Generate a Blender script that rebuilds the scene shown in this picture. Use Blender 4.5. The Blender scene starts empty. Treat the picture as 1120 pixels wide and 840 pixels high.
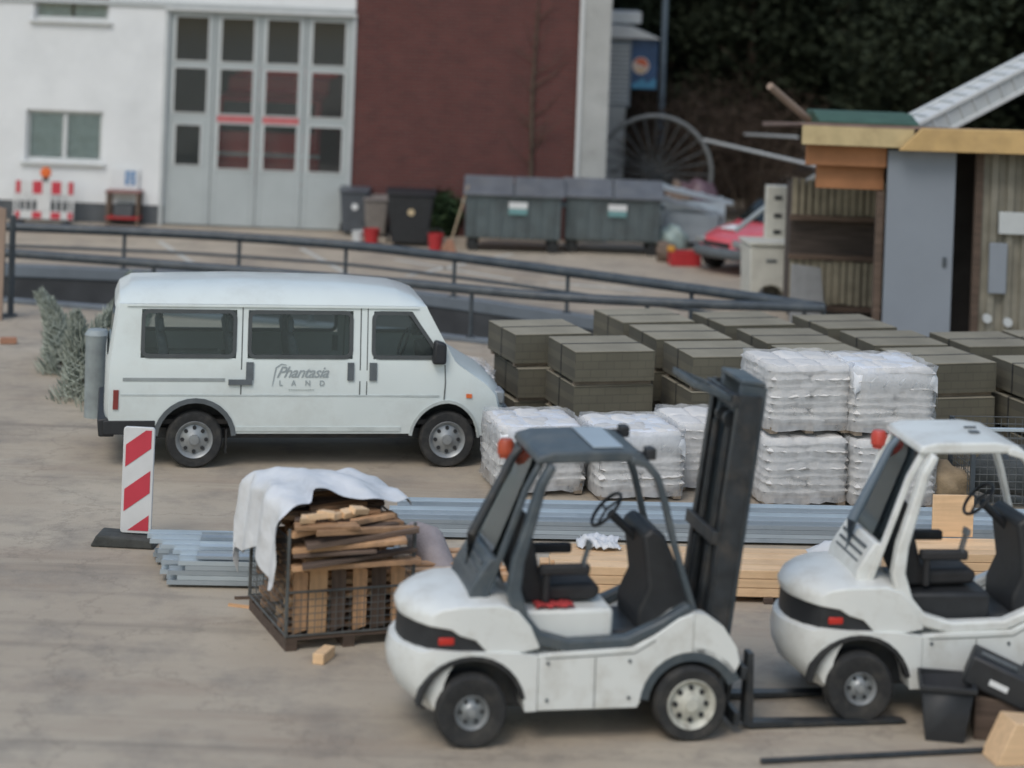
import bpy, bmesh, math, random
from mathutils import Vector, Matrix
R = math.radians
rnd = random.Random(7)
S = bpy.context.scene
K = 2400.0 / 1800.0      # distances below are noted for a slightly wider lens and scaled by K
C = S.collection

# ---------------------------------------------------------------- camera, world, sun, exposure
F, H, PV, ROLL = 2400.0, 5.9, -40.0, R(2.2)      # focal length in px of a 1120 px wide frame, eye height, horizon row
cam_d = bpy.data.cameras.new("camera"); cam = bpy.data.objects.new("camera", cam_d); C.objects.link(cam)
cam.location = (0, 0, H)
cam.rotation_mode = 'XYZ'
cam.matrix_world = Matrix.Translation((0, 0, H)) @ Matrix.Rotation(R(90), 4, 'X') @ Matrix.Rotation(ROLL, 4, 'Z')
cam_d.sensor_width = 36.0
cam_d.lens = 36.0 * F / 1120.0
cam_d.shift_y = -(420.0 - PV) / 1120.0
cam_d.clip_start = 0.1; cam_d.clip_end = 2000
cam_d.dof.use_dof = True
cam_d.dof.focus_distance = 23.0
cam_d.dof.aperture_fstop = (cam_d.lens / 1000.0) / 0.12
S.camera = cam

W = bpy.data.worlds.new("World"); S.world = W; W.use_nodes = True
wn = W.node_tree.nodes; wl = W.node_tree.links
bg = wn['Background']
sky = wn.new('ShaderNodeTexSky'); sky.sky_type = 'NISHITA'; sky.sun_disc = False
SUN_EL, SUN_AZ = R(52), R(205)
sky.sun_elevation = SUN_EL; sky.sun_rotation = SUN_AZ
sky.air_density = 1.6; sky.dust_density = 2.0; sky.ozone_density = 1.0
wl.new(sky.outputs[0], bg.inputs[0]); bg.inputs[1].default_value = 0.105
sun_d = bpy.data.lights.new("sun", 'SUN'); sun = bpy.data.objects.new("sun", sun_d); C.objects.link(sun)
sun_d.energy = 0.85; sun_d.angle = R(24); sun_d.color = (1.0, 0.96, 0.90)
_sd = Vector((math.sin(SUN_AZ) * math.cos(SUN_EL), math.cos(SUN_AZ) * math.cos(SUN_EL), math.sin(SUN_EL)))
sun.rotation_euler = (-_sd).to_track_quat('-Z', 'Y').to_euler()
sun.location = (-10, -10, 30)
S.view_settings.view_transform = 'Standard'; S.view_settings.look = 'None'
S.view_settings.gamma = 1.0; S.view_settings.use_curve_mapping = False
S.view_settings.exposure = 0.38

def gp(u, v, Z=0.0):
    """ground (or height Z) point seen at photo position u,v"""
    a, b = u - 560.0, v - PV
    x = math.cos(ROLL) * a + math.sin(ROLL) * b
    y = -math.sin(ROLL) * a + math.cos(ROLL) * b
    Y = (H - Z) * F / y
    return Vector((x / F * Y, Y, Z))

def at(u, v, Y):
    """point at distance Y*K seen at photo position u,v"""
    Y = Y * K
    a, b = u - 560.0, v - PV
    x = math.cos(ROLL) * a + math.sin(ROLL) * b
    y = -math.sin(ROLL) * a + math.cos(ROLL) * b
    return Vector((x / F * Y, Y, H - y / F * Y))

# ---------------------------------------------------------------- materials
MATS = {}
def mat(name, col, rough=0.6, var=0.12, scale=6.0, metal=0.0, bump=0.0, bscale=40.0, dirt=None, dirt_amt=0.0, dirt_scale=1.5,
        spec=0.5, coat=0.0, col2=None, stretch=None, orand=0.0):
    if name in MATS: return MATS[name]
    m = bpy.data.materials.new(name); m.use_nodes = True
    n, l = m.node_tree.nodes, m.node_tree.links
    b = n['Principled BSDF']
    b.inputs['Roughness'].default_value = rough; b.inputs['Metallic'].default_value = metal
    b.inputs['Specular IOR Level'].default_value = spec
    b.inputs['Coat Weight'].default_value = coat
    tc = n.new('ShaderNodeTexCoord')
    src = tc.outputs['Object']
    if stretch:
        mp = n.new('ShaderNodeMapping'); mp.inputs['Scale'].default_value = stretch
        l.new(src, mp.inputs[0]); src = mp.outputs[0]
    nz = n.new('ShaderNodeTexNoise'); nz.inputs['Scale'].default_value = scale; nz.inputs['Detail'].default_value = 6
    l.new(src, nz.inputs['Vector'])
    cr = n.new('ShaderNodeValToRGB')
    c = Vector(col[:3])
    c2 = Vector(col2[:3]) if col2 else c * (1 + var)
    c1 = c if col2 else c * (1 - var)
    cr.color_ramp.elements[0].position = 0.3; cr.color_ramp.elements[1].position = 0.7
    cr.color_ramp.elements[0].color = (*[min(1, q) for q in c1], 1); cr.color_ramp.elements[1].color = (*[min(1, q) for q in c2], 1)
    l.new(nz.outputs['Fac'], cr.inputs[0])
    out = cr.outputs[0]
    if dirt:
        n2 = n.new('ShaderNodeTexNoise'); n2.inputs['Scale'].default_value = dirt_scale; n2.inputs['Detail'].default_value = 9
        n2.inputs['Roughness'].default_value = 0.7
        l.new(tc.outputs['Object'], n2.inputs['Vector'])
        r2 = n.new('ShaderNodeValToRGB'); r2.color_ramp.elements[0].position = 0.48; r2.color_ramp.elements[1].position = 0.72
        r2.color_ramp.elements[1].color = (dirt_amt,) * 3 + (1,)
        l.new(n2.outputs['Fac'], r2.inputs[0])
        mx = n.new('ShaderNodeMix'); mx.data_type = 'RGBA'
        l.new(r2.outputs[0], mx.inputs['Factor']); l.new(out, mx.inputs['A']); mx.inputs['B'].default_value = (*dirt, 1)
        out = mx.outputs['Result']
    if orand:
        oi = n.new('ShaderNodeObjectInfo'); om = n.new('ShaderNodeMapRange'); om.inputs['To Min'].default_value = 1 - orand; om.inputs['To Max'].default_value = 1 + orand
        l.new(oi.outputs['Random'], om.inputs['Value'])
        ox = n.new('ShaderNodeMix'); ox.data_type = 'RGBA'; ox.blend_type = 'MULTIPLY'; ox.inputs['Factor'].default_value = 1; l.new(out, ox.inputs['A']); l.new(om.outputs[0], ox.inputs['B']); out = ox.outputs['Result']
    l.new(out, b.inputs['Base Color'])
    if bump:
        n3 = n.new('ShaderNodeTexNoise'); n3.inputs['Scale'].default_value = bscale; n3.inputs['Detail'].default_value = 5
        l.new(src, n3.inputs['Vector'])
        bp = n.new('ShaderNodeBump'); bp.inputs['Strength'].default_value = bump; bp.inputs['Distance'].default_value = 0.02
        l.new(n3.outputs['Fac'], bp.inputs['Height']); l.new(bp.outputs[0], b.inputs['Normal'])
    MATS[name] = m
    return m

def brick_mat(name, c1, c2, mortar, bw, rh, ms=0.012, rough=0.85, bump=0.4, rot=None, off=0.5, sm=0.1):
    m = bpy.data.materials.new(name); m.use_nodes = True
    n, l = m.node_tree.nodes, m.node_tree.links
    b = n['Principled BSDF']; b.inputs['Roughness'].default_value = rough
    tc = n.new('ShaderNodeTexCoord'); mp = n.new('ShaderNodeMapping')
    l.new(tc.outputs['Object'], mp.inputs[0])
    if rot: mp.inputs['Rotation'].default_value = rot
    bt = n.new('ShaderNodeTexBrick'); bt.inputs['Scale'].default_value = 1.0
    bt.inputs['Color1'].default_value = (*c1, 1); bt.inputs['Color2'].default_value = (*c2, 1); bt.inputs['Mortar'].default_value = (*mortar, 1)
    bt.inputs['Brick Width'].default_value = bw; bt.inputs['Row Height'].default_value = rh
    bt.inputs['Mortar Size'].default_value = ms; bt.offset = off; bt.inputs['Mortar Smooth'].default_value = sm
    l.new(mp.outputs[0], bt.inputs['Vector'])
    nz = n.new('ShaderNodeTexNoise'); nz.inputs['Scale'].default_value = 2.0; nz.inputs['Detail'].default_value = 8
    l.new(tc.outputs['Object'], nz.inputs['Vector'])
    mr = n.new('ShaderNodeMapRange'); mr.inputs['To Min'].default_value = 0.72; mr.inputs['To Max'].default_value = 1.25
    l.new(nz.outputs['Fac'], mr.inputs['Value'])
    mx = n.new('ShaderNodeMix'); mx.data_type = 'RGBA'; mx.blend_type = 'MULTIPLY'; mx.inputs['Factor'].default_value = 1
    oi = n.new('ShaderNodeObjectInfo'); om = n.new('ShaderNodeMapRange'); om.inputs['To Min'].default_value = .88; om.inputs['To Max'].default_value = 1.12; l.new(oi.outputs['Random'], om.inputs['Value'])
    mm = n.new('ShaderNodeMath'); mm.operation = 'MULTIPLY'; l.new(mr.outputs[0], mm.inputs[0]); l.new(om.outputs[0], mm.inputs[1])
    l.new(bt.outputs['Color'], mx.inputs['A']); l.new(mm.outputs[0], mx.inputs['B'])
    l.new(mx.outputs['Result'], b.inputs['Base Color'])
    bp = n.new('ShaderNodeBump'); bp.inputs['Strength'].default_value = bump; bp.inputs['Distance'].default_value = 0.01; bp.invert = True
    l.new(bt.outputs['Fac'], bp.inputs['Height']); l.new(bp.outputs[0], b.inputs['Normal'])
    MATS[name] = m
    return m

def glass_mat(name, tint, alpha=0.35, rough=0.06):
    m = bpy.data.materials.new(name); m.use_nodes = True
    n, l = m.node_tree.nodes, m.node_tree.links
    n.remove(n['Principled BSDF'])
    o = n['Material Output']
    tr = n.new('ShaderNodeBsdfTransparent'); tr.inputs[0].default_value = (*tint, 1)
    gl = n.new('ShaderNodeBsdfGlossy'); gl.inputs['Roughness'].default_value = rough; gl.inputs[0].default_value = (0.9, 0.95, 0.95, 1)
    df = n.new('ShaderNodeBsdfDiffuse'); df.inputs[0].default_value = (0.16, 0.18, 0.18, 1)
    m1 = n.new('ShaderNodeMixShader'); m1.inputs[0].default_value = alpha * 0.6      # dust film
    l.new(tr.outputs[0], m1.inputs[1]); l.new(df.outputs[0], m1.inputs[2])
    lw = n.new('ShaderNodeFresnel'); lw.inputs[0].default_value = 1.5
    m2 = n.new('ShaderNodeMixShader'); l.new(lw.outputs[0], m2.inputs[0])
    l.new(m1.outputs[0], m2.inputs[1]); l.new(gl.outputs[0], m2.inputs[2])
    l.new(m2.outputs[0], o.inputs[0])
    MATS[name] = m
    return m

white_van = mat('white van paint', (0.66, 0.72, 0.71), 0.32, 0.02, 3, coat=0.3, dirt=(0.42, 0.42, 0.38), dirt_amt=0.35, dirt_scale=1.2)
white_fork = mat('white truck paint', (0.70, 0.72, 0.70), 0.38, 0.03, 4, coat=0.15, dirt=(0.40, 0.37, 0.31), dirt_amt=0.55, dirt_scale=2.8)
grey_frame = mat('dark blue grey frame paint', (0.06, 0.078, 0.092), 0.42, 0.15, 6, dirt=(0.2, 0.2, 0.18), dirt_amt=0.35, dirt_scale=4)
black_steel = mat('black greased steel', (0.025, 0.03, 0.035), 0.4, 0.3, 8, dirt=(0.10, 0.085, 0.07), dirt_amt=0.6, dirt_scale=6)
rubber = mat('black rubber', (0.022, 0.023, 0.024), 0.8, 0.25, 12, bump=0.3, bscale=60, dirt=(0.11, 0.10, 0.085), dirt_amt=0.5, dirt_scale=5)
black_plastic = mat('black plastic', (0.02, 0.022, 0.025), 0.55, 0.2, 10)
grey_plastic = mat('grey plastic trim', (0.10, 0.115, 0.125), 0.5, 0.15, 10)
rim_silver = mat('silver rim', (0.32, 0.34, 0.35), 0.4, 0.15, 9, metal=0.4, dirt=(0.12, 0.11, 0.1), dirt_amt=0.5, dirt_scale=9)
rim_cream = mat('cream rim', (0.52, 0.52, 0.46), 0.5, 0.12, 9, dirt=(0.16, 0.14, 0.11), dirt_amt=0.8, dirt_scale=8)
red_lens = mat('red lens', (0.5, 0.03, 0.02), 0.25, 0.1, 10)
orange_lens = mat('orange lens', (0.75, 0.16, 0.04), 0.3, 0.1, 10)
fabric_black = mat('black seat vinyl', (0.022, 0.022, 0.024), 0.65, 0.2, 14, bump=0.2)
fabric_grey = mat('grey seat cloth', (0.10, 0.12, 0.14), 0.9, 0.2, 20, bump=0.2)
glass_van = glass_mat('dusty car glass', (0.74, 0.80, 0.80), 0.14)
glass_cab = glass_mat('cab glass', (0.96, 0.98, 0.98), 0.02)
glass_house = glass_mat('house glass', (0.95, 0.97, 0.97), 0.08)
plaster = mat('white plaster', (0.74, 0.76, 0.77), 0.9, 0.03, 1.2, bump=0.25, bscale=30, dirt=(0.50, 0.52, 0.53), dirt_amt=0.35, dirt_scale=0.7)
plinth_m = mat('dark plinth paint', (0.09, 0.10, 0.11), 0.8, 0.2, 3, bump=0.2)
gate_grey = mat('pale grey gate paint', (0.40, 0.44, 0.45), 0.45, 0.05, 2, dirt=(0.26, 0.28, 0.29), dirt_amt=0.5, dirt_scale=1.0)
frame_white = mat('white frame paint', (0.58, 0.60, 0.60), 0.5, 0.05, 5)
frame_gate = mat('light gate frame', (0.46, 0.49, 0.50), 0.5, 0.05, 5)
brick_red = brick_mat('dark red brick', (0.125, 0.036, 0.032), (0.095, 0.030, 0.028), (0.10, 0.065, 0.058), 0.25, 0.077, 0.010, rot=(R(-90), 0, 0))
concrete = mat('pale concrete', (0.40, 0.41, 0.40), 0.9, 0.12, 3, bump=0.3, bscale=25, dirt=(0.20, 0.20, 0.19), dirt_amt=0.6, dirt_scale=1.5)
concrete_blue = mat('blue grey concrete', (0.16, 0.185, 0.21), 0.9, 0.15, 2, bump=0.3, bscale=25, dirt=(0.06, 0.065, 0.07), dirt_amt=0.7, dirt_scale=1.0)
concrete_dark = mat('shade dark concrete', (0.055, 0.058, 0.062), 0.9, 0.25, 2, bump=0.4, bscale=20)  # ramp shade put into the tone; station roof and inner wall share it
rail_m = mat('dark painted rail', (0.055, 0.068, 0.080), 0.45, 0.2, 5, dirt=(0.13, 0.14, 0.14), dirt_amt=0.6, dirt_scale=3)
bin_grey = mat('galvanised bin steel', (0.115, 0.145, 0.155), 0.5, 0.12, 3, metal=0.25, dirt=(0.07, 0.075, 0.075), dirt_amt=0.6, dirt_scale=2)
bin_lid = mat('weathered bin lid', (0.115, 0.125, 0.14), 0.6, 0.15, 3, dirt=(0.18, 0.18, 0.17), dirt_amt=0.5, dirt_scale=2.5)
pave_lit = brick_mat('grey olive block', (0.27, 0.245, 0.185), (0.255, 0.232, 0.175), (0.235, 0.215, 0.162), 0.20, 0.098, 0.005, bump=0.2)  # block colour lightened for the light falling on the tops
pave_shade = brick_mat('shaded olive block side', (0.120, 0.112, 0.082), (0.110, 0.102, 0.076), (0.092, 0.086, 0.066), 0.20, 0.098, 0.005, rot=(R(-90), 0, 0), bump=0.5)  # same block darkened, shade of the sides put into the colour
wood_pale = mat('fresh cut timber', (0.72, 0.50, 0.30), 0.75, 0.12, 3, orand=0.12, bump=0.2, stretch=(0.5, 8, 8), dirt=(0.45, 0.26, 0.12), dirt_amt=0.4)
wood_mid = mat('weathered scrap wood', (0.50, 0.30, 0.165), 0.85, 0.25, 4, bump=0.3, orand=0.3, stretch=(0.6, 6, 6), dirt=(0.16, 0.10, 0.07), dirt_amt=0.7, dirt_scale=3)
wood_dark = mat('old brown wood', (0.12, 0.085, 0.065), 0.9, 0.3, 4, bump=0.3, orand=0.3, stretch=(0.6, 6, 6))
wood_pallet = mat('grey pallet wood', (0.26, 0.21, 0.16), 0.9, 0.25, 4, bump=0.3)
sack_m = mat('white paper sack', (0.66, 0.65, 0.63), 0.8, 0.06, 5, orand=0.10, bump=0.5, bscale=14, dirt=(0.50, 0.48, 0.46), dirt_amt=0.5, dirt_scale=5)
film_m = mat('white plastic film', (0.72, 0.74, 0.77), 0.35, 0.05, 4, bump=0.5, bscale=9)
sheet_m = mat('white plastic sheet', (0.66, 0.68, 0.70), 0.45, 0.06, 4, bump=0.9, bscale=6, dirt=(0.48, 0.47, 0.44), dirt_amt=0.5, dirt_scale=2.5)
galv = mat('galvanised steel sheet', (0.35, 0.40, 0.44), 0.45, 0.12, 2, orand=0.18, metal=0.35, stretch=(0.3, 5, 5), dirt=(0.20, 0.25, 0.29), dirt_amt=0.6)
galv_l = mat('bright galvanised steel', (0.46, 0.53, 0.58), 0.4, 0.08, 2, metal=0.35)
red_paint = mat('red paint', (0.42, 0.03, 0.035), 0.4, 0.12, 6)
pink_red = mat('faded red car paint', (0.62, 0.09, 0.11), 0.35, 0.08, 4, coat=0.4, dirt=(0.5, 0.2, 0.2), dirt_amt=0.3)
refl_red = mat('red reflective film', (0.52, 0.045, 0.07), 0.4, 0.06, 6)
refl_white = mat('white reflective film', (0.62, 0.63, 0.63), 0.4, 0.05, 6)
blue_print = mat('blue print', (0.04, 0.18, 0.40), 0.5, 0.08, 6)
teal_print = mat('teal print', (0.16, 0.33, 0.34), 0.5, 0.08, 6)
letter_m = mat('faded grey lettering', (0.30, 0.34, 0.35), 0.6, 0.08, 9)
paper_white = mat('white board', (0.68, 0.70, 0.71), 0.6, 0.04, 9)
wire_m = mat('grey wire', (0.13, 0.14, 0.14), 0.5, 0.2, 9, metal=0.4)
blue_cab = mat('deep blue cabinet', (0.03, 0.075, 0.17), 0.45, 0.2, 4)
shed_grey = mat('blue grey door sheet', (0.22, 0.25, 0.29), 0.6, 0.04, 2, dirt=(0.17, 0.19, 0.22), dirt_amt=0.5, dirt_scale=1)
shed_tan = mat('tan ribbed sheet', (0.20, 0.19, 0.155), 0.7, 0.25, 3, dirt=(0.14, 0.13, 0.10), dirt_amt=0.6, dirt_scale=2)
fascia_y = mat('yellow timber fascia', (0.50, 0.34, 0.15), 0.8, 0.15, 3, dirt=(0.35, 0.24, 0.12), dirt_amt=0.5, dirt_scale=2)
fascia_o = mat('orange timber board', (0.36, 0.165, 0.075), 0.8, 0.15, 3)
green_tarp = mat('green roofing sheet', (0.045, 0.10, 0.07), 0.7, 0.2, 3, bump=0.3)
roof_felt = mat('brown roofing felt', (0.22, 0.16, 0.14), 0.9, 0.2, 3, bump=0.3)
dark_in = mat('interior shade tone', (0.035, 0.032, 0.030), 0.9, 0.25, 3)  # near-black holds the shade of the shed's void; van floor shares it
slat_m = mat('beige slat wood', (0.30, 0.27, 0.20), 0.85, 0.2, 4)
white_plas = mat('off white plastic', (0.55, 0.55, 0.50), 0.6, 0.08, 4, dirt=(0.35, 0.34, 0.30), dirt_amt=0.5, dirt_scale=3)
bark = mat('brown bark', (0.10, 0.075, 0.055), 0.95, 0.3, 6, bump=0.5)
bag_purple = mat('dull purple plastic bag', (0.14, 0.09, 0.11), 0.5, 0.2, 4, bump=0.5, bscale=10)
bag_pale = mat('pale green plastic bag', (0.30, 0.38, 0.36), 0.5, 0.15, 4, bump=0.5, bscale=10)
bag_brown = mat('dull brown sack', (0.15, 0.11, 0.085), 0.8, 0.2, 4, bump=0.5, bscale=10)
line_paint = mat('worn white line paint', (0.52, 0.52, 0.48), 0.8, 0.15, 8, dirt=(0.26, 0.25, 0.22), dirt_amt=0.7, dirt_scale=5)
tan_paint = mat('tan board', (0.30, 0.22, 0.17), 0.8, 0.1, 4)
cloth_red = mat('red cloth', (0.45, 0.05, 0.05), 0.85, 0.15, 8, bump=0.4)
pole_m = mat('blue grey pole', (0.13, 0.17, 0.21), 0.5, 0.1, 4)
net_m = mat('pale green netting', (0.45, 0.50, 0.44), 0.8, 0.2, 8)
louvre_m = mat('grey louvre', (0.20, 0.23, 0.26), 0.6, 0.1, 4)

glass_gate = glass_mat('dusty gate glass', (0.95, 0.97, 0.97), 0.25)
def leaf_mat(name, c1, c2):
    m = bpy.data.materials.new(name); m.use_nodes = True
    n, l = m.node_tree.nodes, m.node_tree.links
    b = n['Principled BSDF']; b.inputs['Roughness'].default_value = 0.9; b.inputs['Specular IOR Level'].default_value = 0.15
    g = n.new('ShaderNodeNewGeometry'); cr = n.new('ShaderNodeValToRGB')
    cr.color_ramp.elements[0].color = (*c1, 1); cr.color_ramp.elements[1].color = (*c2, 1)
    l.new(g.outputs['Random Per Island'], cr.inputs[0]); l.new(cr.outputs[0], b.inputs['Base Color'])
    return m
leaf_dark = leaf_mat('dark foliage', (0.012, 0.019, 0.012), (0.022, 0.032, 0.020))
leaf_mid = leaf_mat('dark olive foliage', (0.014, 0.020, 0.012), (0.030, 0.038, 0.022))
twig_m = leaf_mat('brown twigs', (0.030, 0.022, 0.017), (0.085, 0.062, 0.048))
needle_m = leaf_mat('netted conifer needles', (0.16, 0.19, 0.16), (0.48, 0.52, 0.46))
shrub_m = leaf_mat('low green shrub leaves', (0.02, 0.04, 0.02), (0.05, 0.08, 0.035))

# ---------------------------------------------------------------- mesh helpers
def rotz(a): return Matrix.Rotation(a, 4, 'Z')
class MB:
    def __init__(self): self.bm = bmesh.new()
    def box(self, c, s, M=None, rot=None):
        m = Matrix.Translation(c)
        if rot is not None: m = m @ rot
        m = m @ Matrix.Diagonal((s[0], s[1], s[2], 1))
        if M is not None: m = M @ m
        bmesh.ops.create_cube(self.bm, size=1.0, matrix=m)
        return self
    def bx(self, a, b):      # from corner to corner
        return self.box([(a[i] + b[i]) / 2 for i in range(3)], [abs(b[i] - a[i]) for i in range(3)])
    def cyl(self, p0, p1, r0, r1=None, seg=16, caps=True):
        p0, p1 = Vector(p0), Vector(p1); r1 = r0 if r1 is None else r1
        d = p1 - p0; L = d.length
        if L < 1e-6: return self
        m = Matrix.Translation((p0 + p1) / 2) @ d.to_track_quat('Z', 'Y').to_matrix().to_4x4()
        bmesh.ops.create_cone(self.bm, cap_ends=caps, segments=seg, radius1=r0, radius2=r1, depth=L, matrix=m)
        return self
    def tube(self, pts, r, seg=8, closed=False):
        pts = [Vector(p) for p in pts]; n = len(pts); rings = []
        up = Vector((0, 0, 1))
        for i, p in enumerate(pts):
            if closed: t = pts[(i + 1) % n] - pts[i - 1]
            else: t = pts[min(i + 1, n - 1)] - pts[max(i - 1, 0)]
            t.normalize()
            a = up if abs(t.dot(up)) < 0.95 else Vector((1, 0, 0))
            s = t.cross(a).normalized(); q = s.cross(t).normalized()
            rr = r[i] if isinstance(r, (list, tuple)) else r
            rings.append([self.bm.verts.new(p + (s * math.cos(2 * math.pi * k / seg) + q * math.sin(2 * math.pi * k / seg)) * rr) for k in range(seg)])
        for i in range(n if closed else n - 1):
            A, B = rings[i], rings[(i + 1) % n]
            for k in range(seg):
                try: self.bm.faces.new((A[k], A[(k + 1) % seg], B[(k + 1) % seg], B[k]))
                except ValueError: pass
        if not closed:
            self.bm.faces.new(list(reversed(rings[0]))); self.bm.faces.new(rings[-1])
        return self
    def prism(self, pts, a, b, axis='y'):     # pts: (x,z) extruded over y, or (x,y) over z, or (y,z) over x
        def mk(p, t):
            if axis == 'y': return (p[0], t, p[1])
            if axis == 'z': return (p[0], p[1], t)
            return (t, p[0], p[1])
        A = [self.bm.verts.new(mk(p, a)) for p in pts]; B = [self.bm.verts.new(mk(p, b)) for p in pts]
        n = len(pts)
        self.bm.faces.new(A); self.bm.faces.new(list(reversed(B)))
        for i in range(n): self.bm.faces.new((A[i], B[i], B[(i + 1) % n], A[(i + 1) % n]))
        return self
    def lathe(self, prof, c, axis='y', seg=28, caps=True):  # prof: (radius, offset along axis)
        rings = []
        for (r, o) in prof:
            ring = []
            for k in range(seg):
                t = 2 * math.pi * k / seg; a, b = r * math.cos(t), r * math.sin(t)
                p = {'y': (a, o, b), 'z': (a, b, o), 'x': (o, a, b)}[axis]
                ring.append(self.bm.verts.new(Vector(c) + Vector(p)))
            rings.append(ring)
        for i in range(len(rings) - 1):
            for k in range(seg):
                self.bm.faces.new((rings[i][k], rings[i][(k + 1) % seg], rings[i + 1][(k + 1) % seg], rings[i + 1][k]))
        for rg in ((rings[0], rings[-1]) if caps else ()):
            try: self.bm.faces.new(rg)
            except ValueError: pass
        return self
    def ribbon(self, path, w, a, b, axis='y', closed=False):
        """flat band of width w (number or list) along an (x,z) path, between a and b on the axis"""
        n = len(path); L, Rr = [], []
        for i in range(n):
            if closed: t = Vector(path[(i + 1) % n]) - Vector(path[i - 1])
            else: t = Vector(path[min(i + 1, n - 1)]) - Vector(path[max(i - 1, 0)])
            t.normalize(); nn = Vector((-t.y, t.x)); ww = (w[i] if isinstance(w, (list, tuple)) else w) / 2
            p = Vector(path[i]); L.append(p + nn * ww); Rr.append(p - nn * ww)
        def mk(p, t):
            return {'y': (p[0], t, p[1]), 'z': (p[0], p[1], t), 'x': (t, p[0], p[1])}[axis]
        V = [[self.bm.verts.new(mk(q, t)) for q in (L[i], Rr[i])] for t in (a, b) for i in range(n)]
        A, B = V[:n], V[n:]
        m = n if closed else n - 1
        for i in range(m):
            j = (i + 1) % n
            self.bm.faces.new((A[i][0], A[i][1], A[j][1], A[j][0])); self.bm.faces.new((B[i][1], B[i][0], B[j][0], B[j][1]))
            self.bm.faces.new((A[i][0], A[j][0], B[j][0], B[i][0])); self.bm.faces.new((A[j][1], A[i][1], B[i][1], B[j][1]))
        if not closed:
            self.bm.faces.new((A[0][1], A[0][0], B[0][0], B[0][1])); self.bm.faces.new((A[-1][0], A[-1][1], B[-1][1], B[-1][0]))
        return self
    def build(self, name, m, parent=None, bevel=0.0, segs=2, smooth=True, sub=0, angle=35, matrix=None):
        bmesh.ops.recalc_face_normals(self.bm, faces=self.bm.faces)
        me = bpy.data.meshes.new(name)
        self.bm.to_mesh(me); self.bm.free()
        me.materials.append(m)
        if smooth:
            me.shade_smooth(); me.set_sharp_from_angle(angle=R(angle))
        o = bpy.data.objects.new(name, me); C.objects.link(o)
        if parent: o.parent = parent
        if matrix is not None: o.matrix_local = matrix
        if bevel:
            md = o.modifiers.new('bevel', 'BEVEL'); md.width = bevel; md.segments = segs; md.limit_method = 'ANGLE'; md.angle_limit = R(40)
            md.use_clamp_overlap = True
        if sub:
            ms = o.modifiers.new('sub', 'SUBSURF'); ms.levels = sub; ms.render_levels = sub
        return o

def thing(name, label, cat, loc=(0, 0, 0), rz=0.0, group=None):
    o = bpy.data.objects.new(name, None); C.objects.link(o); o.empty_display_size = 0.2
    o.location = loc; o.rotation_euler = (0, 0, rz)
    return tag(o, label, cat, group)
def tag(o, label, cat, group=None):
    o['label'] = label; o['category'] = cat
    if group: o['group'] = group
    return o
def struct(o): o['kind'] = 'structure'; return o
def kids(o): return [c for c in C.objects if c.parent is o]
def dup(o, parent=None, label=None, group=None, loc=None, rz=None):
    c = o.copy(); C.objects.link(c); c.parent = parent
    if label: c['label'] = label
    if group: c['group'] = group
    if loc is not None: c.location = loc
    if rz is not None: c.rotation_euler = (0, 0, rz)
    for ch in kids(o): dup(ch, c)
    return c
def single(mb, name, m, label, cat, loc, rz=0.0, group=None, **k):
    o = mb.build(name, m, **k); o.location = loc; o.rotation_euler = (0, 0, rz)
    return tag(o, label, cat, group)
def text_mb(s, size, shear=0.0, depth=0.002, bold=0.0, space=1.0):
    cu = bpy.data.curves.new('t', 'FONT'); cu.body = s; cu.size = size; cu.shear = shear; cu.extrude = depth
    cu.offset = bold; cu.space_character = space; cu.align_x = 'CENTER'; cu.align_y = 'CENTER'; cu.resolution_u = 3
    to = bpy.data.objects.new('t', cu); C.objects.link(to)
    dg = bpy.context.evaluated_depsgraph_get()
    me = bpy.data.meshes.new_from_object(to.evaluated_get(dg))
    bpy.data.objects.remove(to); bpy.data.curves.remove(cu)
    mb = MB(); mb.bm.from_mesh(me); bpy.data.meshes.remove(me)
    return mb
def arc(cx, cz, r, a0, a1, n=12):
    return [(cx + r * math.cos(R(a0 + (a1 - a0) * i / n)), cz + r * math.sin(R(a0 + (a1 - a0) * i / n))) for i in range(n + 1)]
def rrect(x0, z0, x1, z1, r, n=4):
    p = []
    for cx, cz, a in ((x1 - r, z1 - r, 0), (x0 + r, z1 - r, 90), (x0 + r, z0 + r, 180), (x1 - r, z0 + r, 270)): p += arc(cx, cz, r, a, a + 90, n)
    return p

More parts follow.
